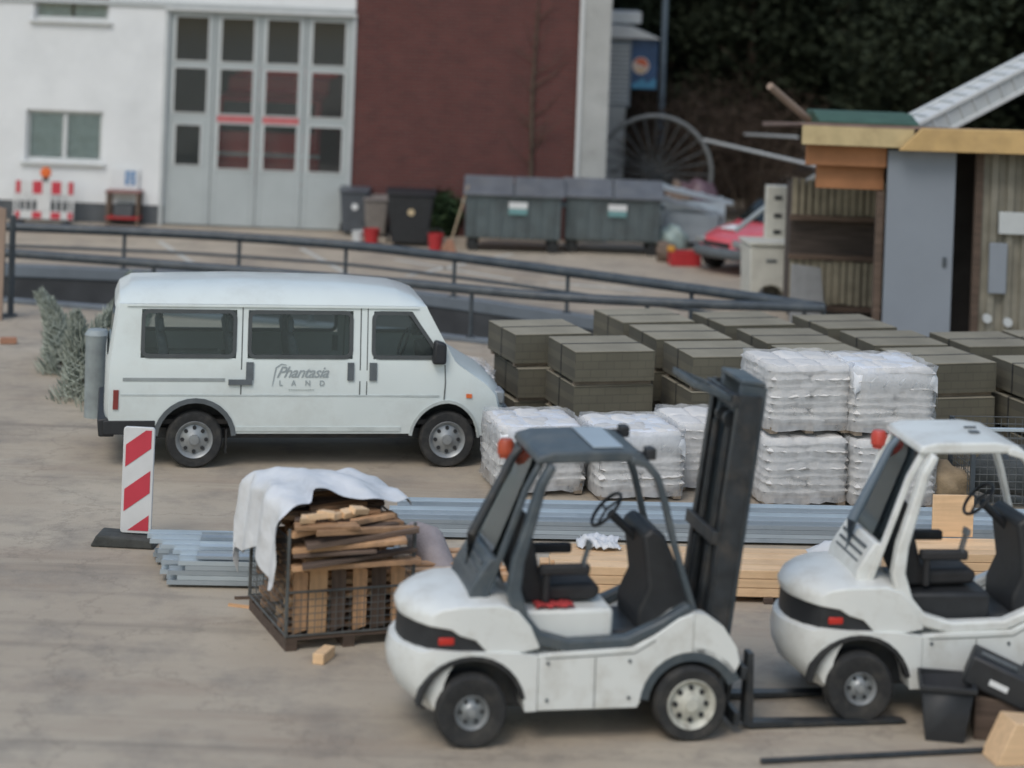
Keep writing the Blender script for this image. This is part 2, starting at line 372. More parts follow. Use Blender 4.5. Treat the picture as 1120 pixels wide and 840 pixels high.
# ================================================================ GROUND
def ground_mat():
    m = bpy.data.materials.new('worn yard asphalt'); m.use_nodes = True
    n, l = m.node_tree.nodes, m.node_tree.links; b = n['Principled BSDF']; b.inputs['Roughness'].default_value = 0.85
    tc = n.new('ShaderNodeTexCoord')
    def noise(sc, det=8, ro=0.6, st=None):
        v = tc.outputs['Object']
        if st:
            mp = n.new('ShaderNodeMapping'); mp.inputs['Scale'].default_value = st; l.new(v, mp.inputs[0]); v = mp.outputs[0]
        q = n.new('ShaderNodeTexNoise'); q.inputs['Scale'].default_value = sc; q.inputs['Detail'].default_value = det; q.inputs['Roughness'].default_value = ro
        l.new(v, q.inputs['Vector']); return q.outputs['Fac']
    def ramp(f, p0, c0, p1, c1):
        r = n.new('ShaderNodeValToRGB'); r.color_ramp.elements[0].position = p0; r.color_ramp.elements[1].position = p1
        r.color_ramp.elements[0].color = (*c0, 1); r.color_ramp.elements[1].color = (*c1, 1); l.new(f, r.inputs[0]); return r.outputs[0]
    def mix(f, a, bb):
        x = n.new('ShaderNodeMix'); x.data_type = 'RGBA'; l.new(f, x.inputs['Factor']); l.new(a, x.inputs['A'])
        if isinstance(bb, tuple): x.inputs['B'].default_value = (*bb, 1)
        else: l.new(bb, x.inputs['B'])
        return x.outputs['Result']
    base = ramp(noise(0.35), 0.32, (0.365, 0.300, 0.228), 0.66, (0.48, 0.415, 0.325))
    o = mix(ramp(noise(1.1, 10, 0.7), 0.48, (0, 0, 0), 0.70, (0.75, 0.75, 0.75)), base, (0.20, 0.178, 0.155))       # damp, oily patches
    o = mix(ramp(noise(0.8, 10, 0.65, (0.35, 1.6, 1)), 0.53, (0, 0, 0), 0.72, (0.5, 0.5, 0.5)), o, (0.24, 0.165, 0.12))  # brown dust drifts
    o = mix(ramp(noise(38, 4, 0.6), 0.40, (0.0, 0.0, 0.0), 0.75, (0.35, 0.35, 0.35)), o, (0.37, 0.345, 0.30))      # fine grit
    o = mix(ramp(noise(7, 6, 0.7), 0.60, (0.0, 0.0, 0.0), 0.78, (0.5, 0.5, 0.5)), o, (0.12, 0.10, 0.085))          # small marks
    # tyre tracks: long thin darker smears along the driving direction
    o = mix(ramp(noise(1.0, 7, 0.6, (0.10, 2.6, 1)), 0.56, (0, 0, 0), 0.70, (0.45, 0.45, 0.45)), o, (0.17, 0.148, 0.125))
    # fine cracks
    vo = n.new('ShaderNodeTexVoronoi'); vo.feature = 'DISTANCE_TO_EDGE'; vo.inputs['Scale'].default_value = 0.30
    nw = n.new('ShaderNodeTexNoise'); nw.inputs['Scale'].default_value = 0.9; nw.inputs['Detail'].default_value = 8; nw.inputs['Roughness'].default_value = 0.7; l.new(tc.outputs['Object'], nw.inputs['Vector'])
    wx = n.new('ShaderNodeMix'); wx.data_type = 'RGBA'; wx.blend_type = 'LINEAR_LIGHT'; wx.inputs['Factor'].default_value = 0.9; l.new(tc.outputs['Object'], wx.inputs['A']); l.new(nw.outputs['Color'], wx.inputs['B'])
    l.new(wx.outputs['Result'], vo.inputs['Vector'])
    o = mix(ramp(vo.outputs['Distance'], 0.0, (0.30, 0.30, 0.30), 0.010, (0, 0, 0)), o, (0.11, 0.095, 0.08))
    l.new(o, b.inputs['Base Color'])
    bp = n.new('ShaderNodeBump'); bp.inputs['Strength'].default_value = 0.5; bp.inputs['Distance'].default_value = 0.012
    l.new(noise(45, 5), bp.inputs['Height']); l.new(bp.outputs[0], b.inputs['Normal'])
    return m
gm = ground_mat()
near_edge = [gp(u, v) for u, v in ((-260, 326), (0, 331), (250, 351), (430, 366), (600, 384), (760, 392), (900, 396))]
far_edge = [gp(u, v) for u, v in ((-260, 292), (0, 296), (200, 304), (380, 317), (520, 335), (640, 353), (780, 374), (900, 394))]
def sheet(name, pts, z, m):
    bm = bmesh.new(); vs = [bm.verts.new((p[0], p[1], z)) for p in pts]; bm.faces.new(vs)
    bmesh.ops.triangulate(bm, faces=bm.faces)
    me = bpy.data.meshes.new(name); bm.to_mesh(me); bm.free(); me.materials.append(m)
    for p in me.polygons: pass
    o = bpy.data.objects.new(name, me); C.objects.link(o)
    return struct(o)
L0, L1 = near_edge[0], far_edge[0]
RE = near_edge[-1]
big = 420
sheet('yard', [(-big, -60), (big, -60), (big, RE.y)] + [(p.x, p.y) for p in reversed(near_edge)] + [(-big, L0.y)], 0.0, gm)
sheet('forecourt', [(-big, L1.y)] + [(p.x, p.y) for p in far_edge] + [(RE.x + 0.02, RE.y), (big, RE.y), (big, 900), (-big, 900)], 0.0, gm)
sheet('ramp', [(-60, L0.y - 1)] + [(p.x, p.y - .5) for p in near_edge] + [(RE.x + 1, RE.y + 1)] + [(p.x, p.y + .8) for p in reversed(far_edge)] + [(-60, L1.y + 1)], -1.5, concrete_dark)
def wall_strip(name, pts, z0, z1, th, m, off=0.0):
    mb = MB()
    P = [(p.x, p.y + off) for p in pts]
    mb.prism(P + [(x, y + th) for x, y in reversed(P)], z0, z1, 'z')
    return mb.build(name, m, smooth=False, bevel=0.012)
o = wall_strip('retaining_wall', far_edge, -1.5, -0.10, 0.3, concrete_dark, 0.0)
tag(o, 'lower retaining wall darkened as in shade on the far side of the sunken ramp', 'wall')
o = wall_strip('coping', far_edge, -0.097, 0.10, 0.34, concrete_blue, -0.03)
tag(o, 'blue grey concrete coping along the forecourt edge under the curved railing', 'coping')
o = wall_strip('retaining_wall', near_edge, -1.5, -0.005, 0.25, concrete_dark, 0.0)
tag(o, 'retaining wall under the yard edge behind the white minibus', 'wall')
o = wall_strip('kerb', near_edge, 0.0, 0.07, 0.22, concrete_blue, 0.0)
struct(o)
# painted bay lines on the forecourt
def line(p, q, w=0.12):
    p, q = gp(*p), gp(*q); d = (q - p); a = math.atan2(d.y, d.x)
    mb = MB(); mb.box((0, 0, 0), (d.length, w, 0.002))
    o = mb.build('bay_line', line_paint, smooth=False); o.location = ((p + q) / 2) + Vector((0, 0, 0.005)); o.rotation_euler = (0, 0, a)
    struct(o)
line((174, 264), (218, 293)); line((445, 302), (560, 278)); line((432, 284), (560, 306)); line((330, 272), (380, 300))
line((600, 309), (700, 318)); line((640, 300), (600, 300))

# ================================================================ RAILINGS
def railing(name, label, pts, h, rt, rm, post_every, mid=True):
    P = [Vector(p) for p in pts]
    # resample smoothly
    Q = []
    for i in range(len(P) - 1):
        for k in range(6): Q.append(P[i].lerp(P[i + 1], k / 6))
    Q.append(P[-1])
    for _ in range(3): Q = [Q[0]] + [(Q[i - 1] + Q[i] * 2 + Q[i + 1]) / 4 for i in range(1, len(Q) - 1)] + [Q[-1]]
    t = thing(name, label, 'railing', Q[0])
    o0 = Q[0]; Q = [q - o0 for q in Q]
    mb = MB(); mb.tube([q + Vector((0, 0, h)) for q in Q], rt, 12); mb.build('top_rail', rail_m, t, angle=60)
    if mid:
        mb = MB(); mb.tube([q + Vector((0, 0, h * 0.5)) for q in Q], rm, 8); mb.build('middle_rail', rail_m, t, angle=60)
    d = 0; last = None
    for i, q in enumerate(Q):
        if last is None or (q - last).length > post_every or i == len(Q) - 1:
            mb = MB(); mb.cyl(q, q + Vector((0, 0, h)), 0.035, seg=10); mb.box(q + Vector((0, 0, 0.01)), (0.14, 0.14, 0.02)); mb.build('post', rail_m, t, angle=60)
            last = q
railing('railing', 'long dark railing curving along the forecourt edge in front of the fire station',
        [p + Vector((0, 0.14, 0.10)) for p in far_edge[1:]], 0.68, 0.085, 0.03, 2.0)
railing('railing', 'dark railing along the yard edge passing behind the white minibus',
        [p + Vector((0, 0.11, 0.07)) for p in near_edge[1:]], 0.74, 0.075, 0.03, 2.4, mid=False)
mb = MB(); mb.tube([(0, 0, 1.6), (0.02, 0, 0)], 0.05, 10); mb.box((0, 0, 0.02), (0.2, 0.2, 0.04))
single(mb, 'steel_post', rail_m, 'grey steel post standing at the left end of the yard railing', 'post', gp(10, 346))
mb = MB(); mb.prism([(-0.12, 0), (0.12, 0), (0.12, 1.75), (-0.12, 1.8)], -0.03, 0.03)
single(mb, 'wooden_board', tan_paint, 'pinkish tan upright board at the left edge of the picture', 'board', gp(-6, 350), bevel=0.005)
mb = MB(); mb.box((0, 0, 0.05), (0.24, 0.115, 0.09))
single(mb, 'brick', mat('orange brick', (0.38, 0.2, 0.13), 0.9), 'single orange brick lying on the ground by the left edge', 'brick', gp(9, 376), 0.3, bevel=0.008)

# ================================================================ FIRE STATION
YB = 35.3 * K
def bX(u, v=150): return at(u, v, 35.3).x
def bZ(u, v): return at(u, v, 35.3).z
t = thing('fire_station', 'white plastered fire station with a dark red brick part and a tall folding gate', 'building', (0, YB, 0))
gx0, gx1 = bX(181), bX(381); gz1 = bZ(280, 15)
xl, xb, xe = -24.0, bX(387), bX(631)
TOP = 7.6
def wall_with_holes(name, m, x0, x1, z0, z1, holes, y0=0.0, th=0.35):
    xs = sorted({x0, x1, *[h[0] for h in holes], *[h[1] for h in holes]}); zs = sorted({z0, z1, *[h[2] for h in holes], *[h[3] for h in holes]})
    mb = MB()
    bm = mb.bm; V = {}
    def v(x, y, z):
        k = (round(x, 4), round(y, 4), round(z, 4))
        if k not in V: V[k] = bm.verts.new(k)
        return V[k]
    def solid(i, j):
        if i < 0 or j < 0 or i >= len(xs) - 1 or j >= len(zs) - 1: return False
        cx, cz = (xs[i] + xs[i + 1]) / 2, (zs[j] + zs[j + 1]) / 2
        return not any(h[0] < cx < h[1] and h[2] < cz < h[3] for h in holes)
    for i in range(len(xs) - 1):
        for j in range(len(zs) - 1):
            if not solid(i, j): continue
            a, b, c, d = xs[i], xs[i + 1], zs[j], zs[j + 1]
            bm.faces.new((v(a, y0, c), v(b, y0, c), v(b, y0, d), v(a, y0, d)))
            bm.faces.new((v(a, y0 + th, c), v(a, y0 + th, d), v(b, y0 + th, d), v(b, y0 + th, c)))
            if not solid(i - 1, j): bm.faces.new((v(a, y0, c), v(a, y0, d), v(a, y0 + th, d), v(a, y0 + th, c)))
            if not solid(i + 1, j): bm.faces.new((v(b, y0, c), v(b, y0 + th, c), v(b, y0 + th, d), v(b, y0, d)))
            if not solid(i, j - 1): bm.faces.new((v(a, y0, c), v(a, y0 + th, c), v(b, y0 + th, c), v(b, y0, c)))
            if not solid(i, j + 1): bm.faces.new((v(a, y0, d), v(b, y0, d), v(b, y0 + th, d), v(a, y0 + th, d)))
    return mb.build(name, m, t, smooth=False)
w1 = (bX(28), bX(112), bZ(70, 177), bZ(70, 121))
w2 = (bX(32), bX(114), bZ(70, 22), bZ(70, -18))
w3 = (w1[0] - 4.6, w1[1] - 4.6, w1[2], w1[3])
zband = bZ(280, 9)
wall_with_holes('plaster_wall', plaster, xl, gx1 + 0.06, 0.42, zband, [(gx0, gx1, 0.42, gz1), w1, w2, w3])
wall_with_holes('plinth', plinth_m, xl, gx0, 0.0, 0.418, [], y0=0.02)
wall_with_holes('upper_brick_wall', brick_red, xl, gx1 + 0.06, zband + 0.002, TOP, [], y0=0.03)
wall_with_holes('brick_wall', brick_red, gx1 + 0.063, xe, 0.0, TOP, [], y0=0.01)
mb = MB(); mb.bx((xl, -0.05, zband - 0.05), (gx1 + 0.05, -0.003, zband + 0.07)); mb.build('band', frame_gate, t, bevel=0.01)
mb = MB(); mb.bx((gx0 - 0.1, -0.09, gz1 + 0.003), (gx1 + 0.1, -0.052, zband - 0.053)); mb.build('gate_header', frame_white, t, bevel=0.01)
mb = MB(); mb.bx((xe + 0.002, -0.12, 0), (bX(664), 0.5, TOP)); mb.build('corner_pillar', concrete, t, bevel=0.015)
mb = MB(); mb.bx((xe - 0.03, -0.16, 0), (xe + 0.06, -0.123, TOP)); mb.build('drainpipe', frame_white, t, bevel=0.01)
mb = MB()
for a_, b_ in (((xl - .2, -0.35), (gx0 - .5, 13)), ((gx1 + .5, -0.35), (bX(664) + .2, 13)), ((gx0 - .499, -0.35), (gx1 + .499, .9)), ((gx0 - .499, 6.5), (gx1 + .499, 13))):
    mb.bx((*a_, TOP + 0.002), (*b_, TOP + 0.3))
mb.build('roof', concrete_dark, t, smooth=False)
mb = MB(); mb.bx((gx0 - .498, .902, TOP + .12), (gx1 + .498, 6.498, TOP + .13)); mb.build('added_skylight', glass_cab, t, smooth=False)  # unseen roof opening added so daylight reaches the fire engine
mb = MB(); mb.bx((xl, 12.6, 0), (bX(664), 13, TOP)); mb.bx((xl, 0.36, 0), (xl + .3, 12.59, TOP)); mb.bx((xe, .51, 0), (xe + .3, 12.59, TOP)); mb.build('back_wall', brick_red, t, smooth=False)
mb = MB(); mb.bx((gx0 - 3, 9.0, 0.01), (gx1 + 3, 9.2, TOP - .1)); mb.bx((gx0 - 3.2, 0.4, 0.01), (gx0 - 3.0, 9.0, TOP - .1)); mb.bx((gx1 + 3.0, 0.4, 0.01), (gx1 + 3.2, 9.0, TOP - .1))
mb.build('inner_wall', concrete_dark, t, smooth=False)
# windows in the plaster wall
def window(w, sash=2):
    x0, x1, z0, z1 = w
    f = MB(); fw = 0.07
    for a, b in (((x0, 0.10, z0), (x1, 0.17, z0 + fw)), ((x0, 0.10, z1 - fw), (x1, 0.17, z1)), ((x0, 0.10, z0 + fw + .001), (x0 + fw, 0.17, z1 - fw - .001)), ((x1 - fw, 0.10, z0 + fw + .001), (x1, 0.17, z1 - fw - .001))): f.bx(a, b)
    if sash == 2: f.bx(((x0 + x1) / 2 - .05, 0.095, z0 + fw + .001), ((x0 + x1) / 2 + .05, 0.165, z1 - fw - .001))
    fo = f.build('window', frame_white, t, bevel=0.006)
    g = MB(); g.bx((x0 + fw, 0.13, z0 + fw), (x1 - fw, 0.136, z1 - fw)); g.build('pane', glass_house, fo, smooth=False)
    s = MB(); s.bx((x0 - .08, -0.09, z0 - .07), (x1 + .08, 0.10, z0 - .003)); s.build('sill', frame_white, fo, bevel=0.01)
    d = MB(); d.bx((x0 + .02, 0.19, z0 + .02), (x0 + (x1 - x0) * .48, 0.21, z1 - .02)); d.bx((x0 + (x1 - x0) * .52, 0.192, z0 + .02), (x1 - .02, 0.212, z1 - .02)); d.build('blind', mat('reflection pale blind', (0.60, 0.68, 0.66), 0.9), fo, smooth=False)  # blind kept pale to carry the sky reflected in the pane
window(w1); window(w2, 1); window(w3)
# folding gate: four leaves
lw = (gx1 - gx0) / 4
us = [[bZ(280, v) for v in p] for p in ((15, 70), (76, 127), (136, 187))]
for k in range(4):
    a, b = gx0 + k * lw + .008, gx0 + (k + 1) * lw - .008
    holes = []
    for r_ in range(3):
        zt, zb = us[r_]
        ins = 0.11
        if r_ == 0: zt -= 0.10
        if k == 0 and r_ == 2: holes.append((a + ins + .06, b - ins - .10, zb + .05, zt - .05))
        else: holes.append((a + ins, b - ins, zb, zt))
    zs = sorted(holes, key=lambda h: h[2])
    leaf = MB()
    # stiles, rails and kick panel as one mesh
    zcur = 0.03
    leaf.bx((a, 0.06, 0.03), (a + .105, 0.12, gz1 - .01)); leaf.bx((b - .105, 0.06, 0.03), (b, 0.12, gz1 - .01))
    for h in zs:
        leaf.bx((a + .106, 0.063, zcur), (b - .106, 0.117, h[2])); zcur = h[3]
        if h[0] > a + .12: leaf.bx((a + .106, .063, h[2] + .001), (h[0], .117, h[3] - .001)); leaf.bx((h[1], .063, h[2] + .001), (b - .106, .117, h[3] - .001))
    leaf.bx((a + .106, 0.063, zcur), (b - .106, 0.117, gz1 - .01))
    lo = leaf.build('gate_leaf', gate_grey, t, bevel=0.006)
    if k in (1, 2):
        q = MB(); q.bx((a + .09, .052, us[2][0] + .02), (b - .09, .0595, us[1][1] - .02)); q.build('red_band', mat('faded red tape', (.50, .14, .15), .6), lo, smooth=False)
    for h in holes:
        g = MB(); g.bx((h[0] - .01, 0.088, h[2] - .01), (h[1] + .01, 0.094, h[3] + .01)); g.build('pane', glass_gate, lo, smooth=False)
        fr = MB(); fr.ribbon([(h[0] + .01, h[2] + .01), (h[1] - .01, h[2] + .01), (h[1] - .01, h[3] - .01), (h[0] + .01, h[3] - .01)], 0.04, 0.045, 0.062, closed=True)
        fr.build('pane_frame', frame_white, lo, smooth=False)
mb = MB(); mb.bx((gx0 - .09, -0.03, 0), (gx0 - .002, 0.14, gz1)); mb.build('gate_post', frame_gate, t, bevel=.01)
mb = MB(); mb.bx((gx1 + .002, -0.03, 0), (gx1 + .09, 0.14, gz1)); mb.build('gate_post', frame_gate, t, bevel=.01)
# red fire engine parked behind the gate
ft = thing('fire_engine', 'red fire engine parked inside behind the panes of the folding gate', 'fire engine', ((gx0 + gx1) / 2 + .15, YB + .55, 0))
mb = MB(); bm_pts = [(0, .55), (0, 2.0), (.2, 2.75), (2.1, 2.8), (2.15, 3.1), (7, 3.1), (7, .55)]
mb.prism(bm_pts, -1.15, 1.15, 'x'); mb.build('body', mat('fire engine red', (0.55, 0.03, 0.03), 0.35, 0.05), ft, bevel=.05)
mb = MB(); mb.prism([(-.02, 2.03), (.17, 2.68), (.19, 2.68), (.02, 2.03)], -1.0, 1.0, 'x'); mb.build('windscreen', black_plastic, ft)
mb = MB(); mb.bx((-1.17, -.14, .45), (1.17, .1, .85)); mb.build('bumper', frame_white, ft, bevel=.03)
for s in (-1, 1):
    mb = MB(); mb.bx((s * .85 - .15, -.03, .95), (s * .85 + .15, .03, 1.2)); mb.build('headlight', rim_silver, ft, bevel=.03)
    mb = MB(); mb.lathe([(.2, -.13), (.48, -.13), (.5, 0), (.48, .13), (.2, .13)], (s * .95, 1.3, .5), 'x'); mb.build('wheel', rubber, ft)
mb = MB(); mb.bx((-1.16, -.005, 1.50), (1.16, .02, 1.58)); mb.build('stripe', frame_white, ft)

# ---- items on the forecourt
gB = gp(47, 244)
t = thing('traffic_barrier', 'red and white plastic road barrier standing before the white wall', 'barrier', gB, 0.0)
mb = MB()
w = 0.64
mb.bx((-w, -.02, .62), (w, .02, .90)); mb.bx((-w, -.02, .08), (w, .02, .26)); mb.bx((-w, -.018, .265), (-w + .05, .018, .615)); mb.bx((w - .05, -.018, .265), (w, .018, .615))
mb.bx((-.15, -.018, .265), (.15, .018, .615))
for k in range(9):
    x = -w + .12 + k * (2 * w - .24) / 8
    if abs(x) > .18: mb.bx((x - .02, -.016, .262), (x + .02, .016, .618))
mb.build('panel', refl_white, t, bevel=.008)
for x0 in (-.60, -.24, .16, .52):
    mb = MB(); mb.bx((x0, -.026, .625), (x0 + (.1 if abs(x0) > .5 else .2), -.021, .895)); mb.build('red_stripe', refl_red, t, smooth=False)
    mb = MB(); mb.bx((x0, -.026, .10), (x0 + (.1 if abs(x0) > .5 else .2), -.021, .24)); mb.build('red_stripe', refl_red, t, smooth=False)
for s in (-1, 1):
    mb = MB(); mb.box((s * .5, 0, .035), (.14, .5, .07)); mb.build('foot', black_plastic, t, bevel=.01)
t = thing('warning_lamp', 'round orange warning lamp on top of the road barrier', 'lamp', gB + Vector((.02, 0, .905)))
mb = MB(); mb.lathe([(.0, -.05), (.10, -.045), (.12, 0), (.10, .045), (0, .05)], (0, 0, .17)); mb.build('lens', orange_lens, t)
mb = MB(); mb.bx((-.06, -.05, 0), (.06, .05, .07)); mb.build('battery_box', black_plastic, t, bevel=.01)
gT = gp(135, 246)
t = thing('wooden_table', 'small red brown wooden stand between the barrier and the folding gate', 'table', gT)
for sx in (-1, 1):
    for sy in (-1, 1): mb = MB(); mb.bx((sx * .32 - .03, sy * .2 - .03, 0), (sx * .32 + .03, sy * .2 + .03, .70)); mb.build('leg', wood_dark, t, bevel=.005)
mb = MB(); mb.bx((-.38, -.27, .702), (.38, .27, .74)); mb.build('tabletop', mat('red brown top', (.25, .13, .12), .7), t, bevel=.008)
mb = MB(); mb.bx((-.36, -.24, .15), (.36, .24, .19)); mb.build('shelf', red_paint, t, bevel=.005)
mb = MB(); mb.bx((-.2, -.15, .192), (.2, .15, .45)); single(mb, 'storage_box', plinth_m, 'dark box standing on the lower shelf of the wooden stand', 'box', gT, bevel=.01)
t = thing('notice_board', 'white notice board with a blue picture leaning on the wooden stand', 'sign', gT + Vector((-.02, .12, .742)))
mb = MB(); mb.bx((-.29, 0, 0), (.29, .03, .46)); mb.build('board', paper_white, t, bevel=.005)
mb = MB(); mb.bx((.0, -.004, .1), (.22, -.001, .40)); mb.build('picture', blue_print, t, smooth=False)
mb = MB(); mb.ribbon(rrect(.06, .22, .17, .34, .03), .025, -.008, -.005, closed=True); mb.bx((.05, -.008, .13), (.17, -.005, .17)); mb.build('symbol', paper_white, t, smooth=False)

# large steel waste containers
def waste_container(label, u0, v0, rz=0.0, loc=None):
    t = thing('waste_container', label, 'waste container', loc, rz, 'large grey steel waste containers')
    mb = MB(); mb.prism([(-.52, .28), (-.60, 1.18), (.6, 1.32), (.52, .28)], -.98, .98, 'x')
    # prism over x uses (y,z) profile
    mb.build('body', bin_grey, t, bevel=.03)
    for k in range(7):
        mb = MB(); mb.prism([(-.525, .34), (-.605, 1.12), (-.628, 1.12), (-.55, .34)], -.82 + k * .27 - .03, -.82 + k * .27 + .03, 'x'); mb.build('rib', bin_grey, t, smooth=False)
    for s in (-1, 1):
        mb = MB(); mb.prism([(-.68, 1.20), (.12, 1.50), (.66, 1.36), (.66, 1.33), (.12, 1.46), (-.68, 1.165)], min(s * .01, s * 1.03), max(s * .01, s * 1.03), 'x')
        mb.build('lid', bin_lid, t, bevel=.01)
        mb = MB(); mb.cyl((s * .99, -.35, 1.0), (s * 1.07, -.35, 1.0), .05); mb.build('lifting_pin', bin_grey, t)
        for q in (-1, 1):
            mb = MB(); mb.lathe([(.03, -.03), (.12, -.03), (.13, 0), (.12, .03), (.03, .03)], (s * .82, q * .38, .13)); wh = mb.build('wheel', rubber, t)
            mb = MB(); mb.bx((s * .82 - .06, q * .38 - .045, .13), (s * .82 + .06, q * .38 + .045, .277)); mb.build('bracket', black_steel, wh)
    mb = MB(); mb.prism([(-.60, .92), (-.612, 1.05), (-.62, 1.05), (-.608, .92)], -.1, .28, 'x', ); 
    o = mb.build('sticker', paper_white, t, smooth=False); o.location = (0, -.03, 0)
    mb = MB(); mb.prism([(-.588, .80), (-.60, .915), (-.608, .915), (-.596, .80)], -.1, .28, 'x'); o = mb.build('sticker', teal_print, t, smooth=False); o.location = (0, -.03, 0)
    return t
c1 = gp(560, 277); c2 = gp(668, 279)
wc = waste_container('grey steel waste container with ribbed front, the one beside the leaning broom', 0, 0, 0.0, c1 + Vector((0, .55, 0)))
wc2 = dup(wc, None, 'grey steel waste container with ribbed front, the one nearer the rubbish heap', loc=c2 + Vector((0.02, .5, 0)), rz=-0.02)

def wheelie(label, loc, m, w=.58, h=1.05, rz=0.0, badge=None):
    t = thing('wheelie_bin', label, 'bin', loc, rz)
    mb = MB()
    A = [(-w * .40, -.28), (w * .40, -.28), (w * .40, .25), (-w * .40, .25)]; B = [(-w * .5, -.36), (w * .5, -.36), (w * .5, .36), (-w * .5, .36)]
    va = [mb.bm.verts.new((x, y, .06)) for x, y in A]; vb = [mb.bm.verts.new((x, y, h * .92)) for x, y in B]
    mb.bm.faces.new(va); mb.bm.faces.new(vb)
    for i in range(4): mb.bm.faces.new((va[i], va[(i + 1) % 4], vb[(i + 1) % 4], vb[i]))
    mb.build('body', m, t, bevel=.03)
    mb = MB(); mb.prism([(-.40, h * .925), (-.40, h * .95), (-.1, h * 1.0), (.38, h), (.40, h * .925)], -w * .54, w * .54, 'x'); mb.build('lid', m, t, bevel=.012)
    mb = MB(); mb.cyl((-w * .42, .44, h * .93), (w * .42, .44, h * .93), .018, seg=8); mb.build('handle', m, t)
    for s in (-1, 1):
        mb = MB(); mb.lathe([(.02, -.025), (.1, -.025), (.1, .025), (.02, .025)], (s * w * .5, .28, .1), 'x', 16); mb.build('wheel', rubber, t)
    if badge:
        mb = MB(); mb.cyl((.02, -.345, h * .62), (.02, -.335, h * .62), .07, seg=18); mb.build('sticker', badge, t)
    return t
wheelie('slate grey wheeled bin with a white label next to the folding gate', gp(387, 256), mat('slate grey plastic', (.075, .085, .10), .5), .6, 1.0, badge=paper_white)
wheelie('beige grey wheeled bin between the slate grey and the black bin', gp(411, 258), mat('beige grey plastic', (.20, .18, .165), .6), .5, .85)
wheelie('black wheeled bin with a round beige sticker', gp(448, 268), black_plastic, .95, 1.15, badge=mat('beige sticker', (.5, .4, .25), .7))
def bucket(label, loc, m, r=.15, h=.3, cat='bucket'):
    t = thing('bucket', label, cat, loc)
    mb = MB(); mb.lathe([(0, 0), (r * .8, 0), (r, h), (r * 1.06, h), (r * 1.06, h - .02), (r * .97, h - .02), (r * .78, .02), (0, .02)], (0, 0, 0), 'z', 20); mb.build('body', m, t)
    mb = MB(); mb.tube([(r * math.cos(a), 0.05 * math.sin(a) - .02, h + .0 + r * .6 * math.sin(a)) for a in [math.pi * k / 10 for k in range(11)]], .005, 6); mb.build('handle', wire_m, t)
bucket('white bucket at the foot of the wheeled bins', gp(391, 265), frame_white, .13, .24)
bucket('red bucket beside the white bucket', gp(406, 266), red_paint, .17, .30)
bucket('red bucket standing between the black bin and the broom', gp(476, 274), red_paint, .16, .34)
t = thing('broom', 'wooden broom leaning on the corner of the waste container', 'broom', gp(492, 276), 0.0)
mb = MB(); mb.cyl((-.02, -.1, .1), (.32, .25, 1.35), .018, seg=8); mb.build('handle', mat('broom handle', (.38, .30, .2), .7), t)
mb = MB(); mb.prism([(-.2, 0.02), (.14, 0.0), (.06, .26), (-.06, .28)], -.14, -.04); mb.build('bristles', mat('bristle', (.34, .18, .12), .9, .3, 20, bump=.8), t)

# ---------------------------------------------------------------- foliage
def leaves(mb, cx, cy, cz, rx, ry, rz_, n, s, r, shell=0.45, spiky=False):
    bm = mb.bm
    for _ in range(n):
        while True:
            d = Vector((r.uniform(-1, 1), r.uniform(-1, 1), r.uniform(-1, 1)))
            if 0.05 < d.length < 1: break
        d = d.normalized() * (shell + (1 - shell) * r.random() ** .6) * r.uniform(.8, 1.12)
        p = Vector((cx + d.x * rx, cy + d.y * ry, cz + d.z * rz_))
        a = Vector((r.uniform(-1, 1), r.uniform(-1, 1), r.uniform(-.6, .6))).normalized()
        b = a.cross(Vector((r.uniform(-1, 1), r.uniform(-1, 1), r.uniform(-1, 1)))).normalized()
        q = s * r.uniform(.6, 1.4)
        if spiky: b = b * .15; a = a * 1.8
        v = [bm.verts.new(p + a * q), bm.verts.new(p + b * q * .6), bm.verts.new(p - a * q), bm.verts.new(p - b * q * .6)]
        bm.faces.new(v)
def make_tree(seed, h, w, lm, n=15000, name='broadleaf_tree'):
    r = random.Random(seed)
    t = thing(name, 'x', 'tree')
    mb = MB()
    pts = [(0, 0, -.2), (.05, .03, h * .2), (r.uniform(-.2, .2), r.uniform(-.2, .2), h * .5), (r.uniform(-.3, .3), r.uniform(-.3, .3), h * .9)]
    mb.tube(pts, [h * .028, h * .022, h * .015, h * .004], 10)
    lobes = []
    for k in range(13):
        a = r.uniform(0, 2 * math.pi); z = h * r.uniform(.18, .95); rr = w * (1 - abs(z / h - .45) * 1.1) * r.uniform(.35, .8)
        p = (rr * math.cos(a), rr * math.sin(a), z); lobes.append((p, w * r.uniform(.32, .55)))
        zz = max(z - rr * .5, h * .08)
        mb.tube([(0, 0, zz), (p[0] * .5, p[1] * .5, (zz + z) / 2 + .1), p], [h * .010, h * .007, h * .003], 6)
    mb.build('trunk', bark, t, angle=60)
    mb = MB()
    for p, s in lobes: leaves(mb, p[0], p[1], p[2], s, s, s * .75, n // 13, .085, r, .3)
    leaves(mb, 0, 0, h * .5, w * .8, w * .8, h * .42, n // 3, .10, r, .2)
    mb.build('crown', lm, t, smooth=False)
    return t
protoA = make_tree(1, 8.5, 2.6, leaf_dark); protoB = make_tree(2, 7.5, 2.9, leaf_mid); protoC = make_tree(3, 9.5, 2.3, leaf_dark)
tree_spots = [(3.6, 45, 0), (6.4, 43.5, 1), (9.0, 44, 2), (11.6, 42.5, 0), (14.2, 44, 1), (17.2, 43, 2), (5.0, 49, 2), (8.4, 49, 0), (12.0, 48.5, 1), (15.6, 49, 0), (19.4, 48, 1), (1.4, 48, 1), (22.0, 45, 2), (10.2, 40.0, 1), (14.6, 39.5, 0)]
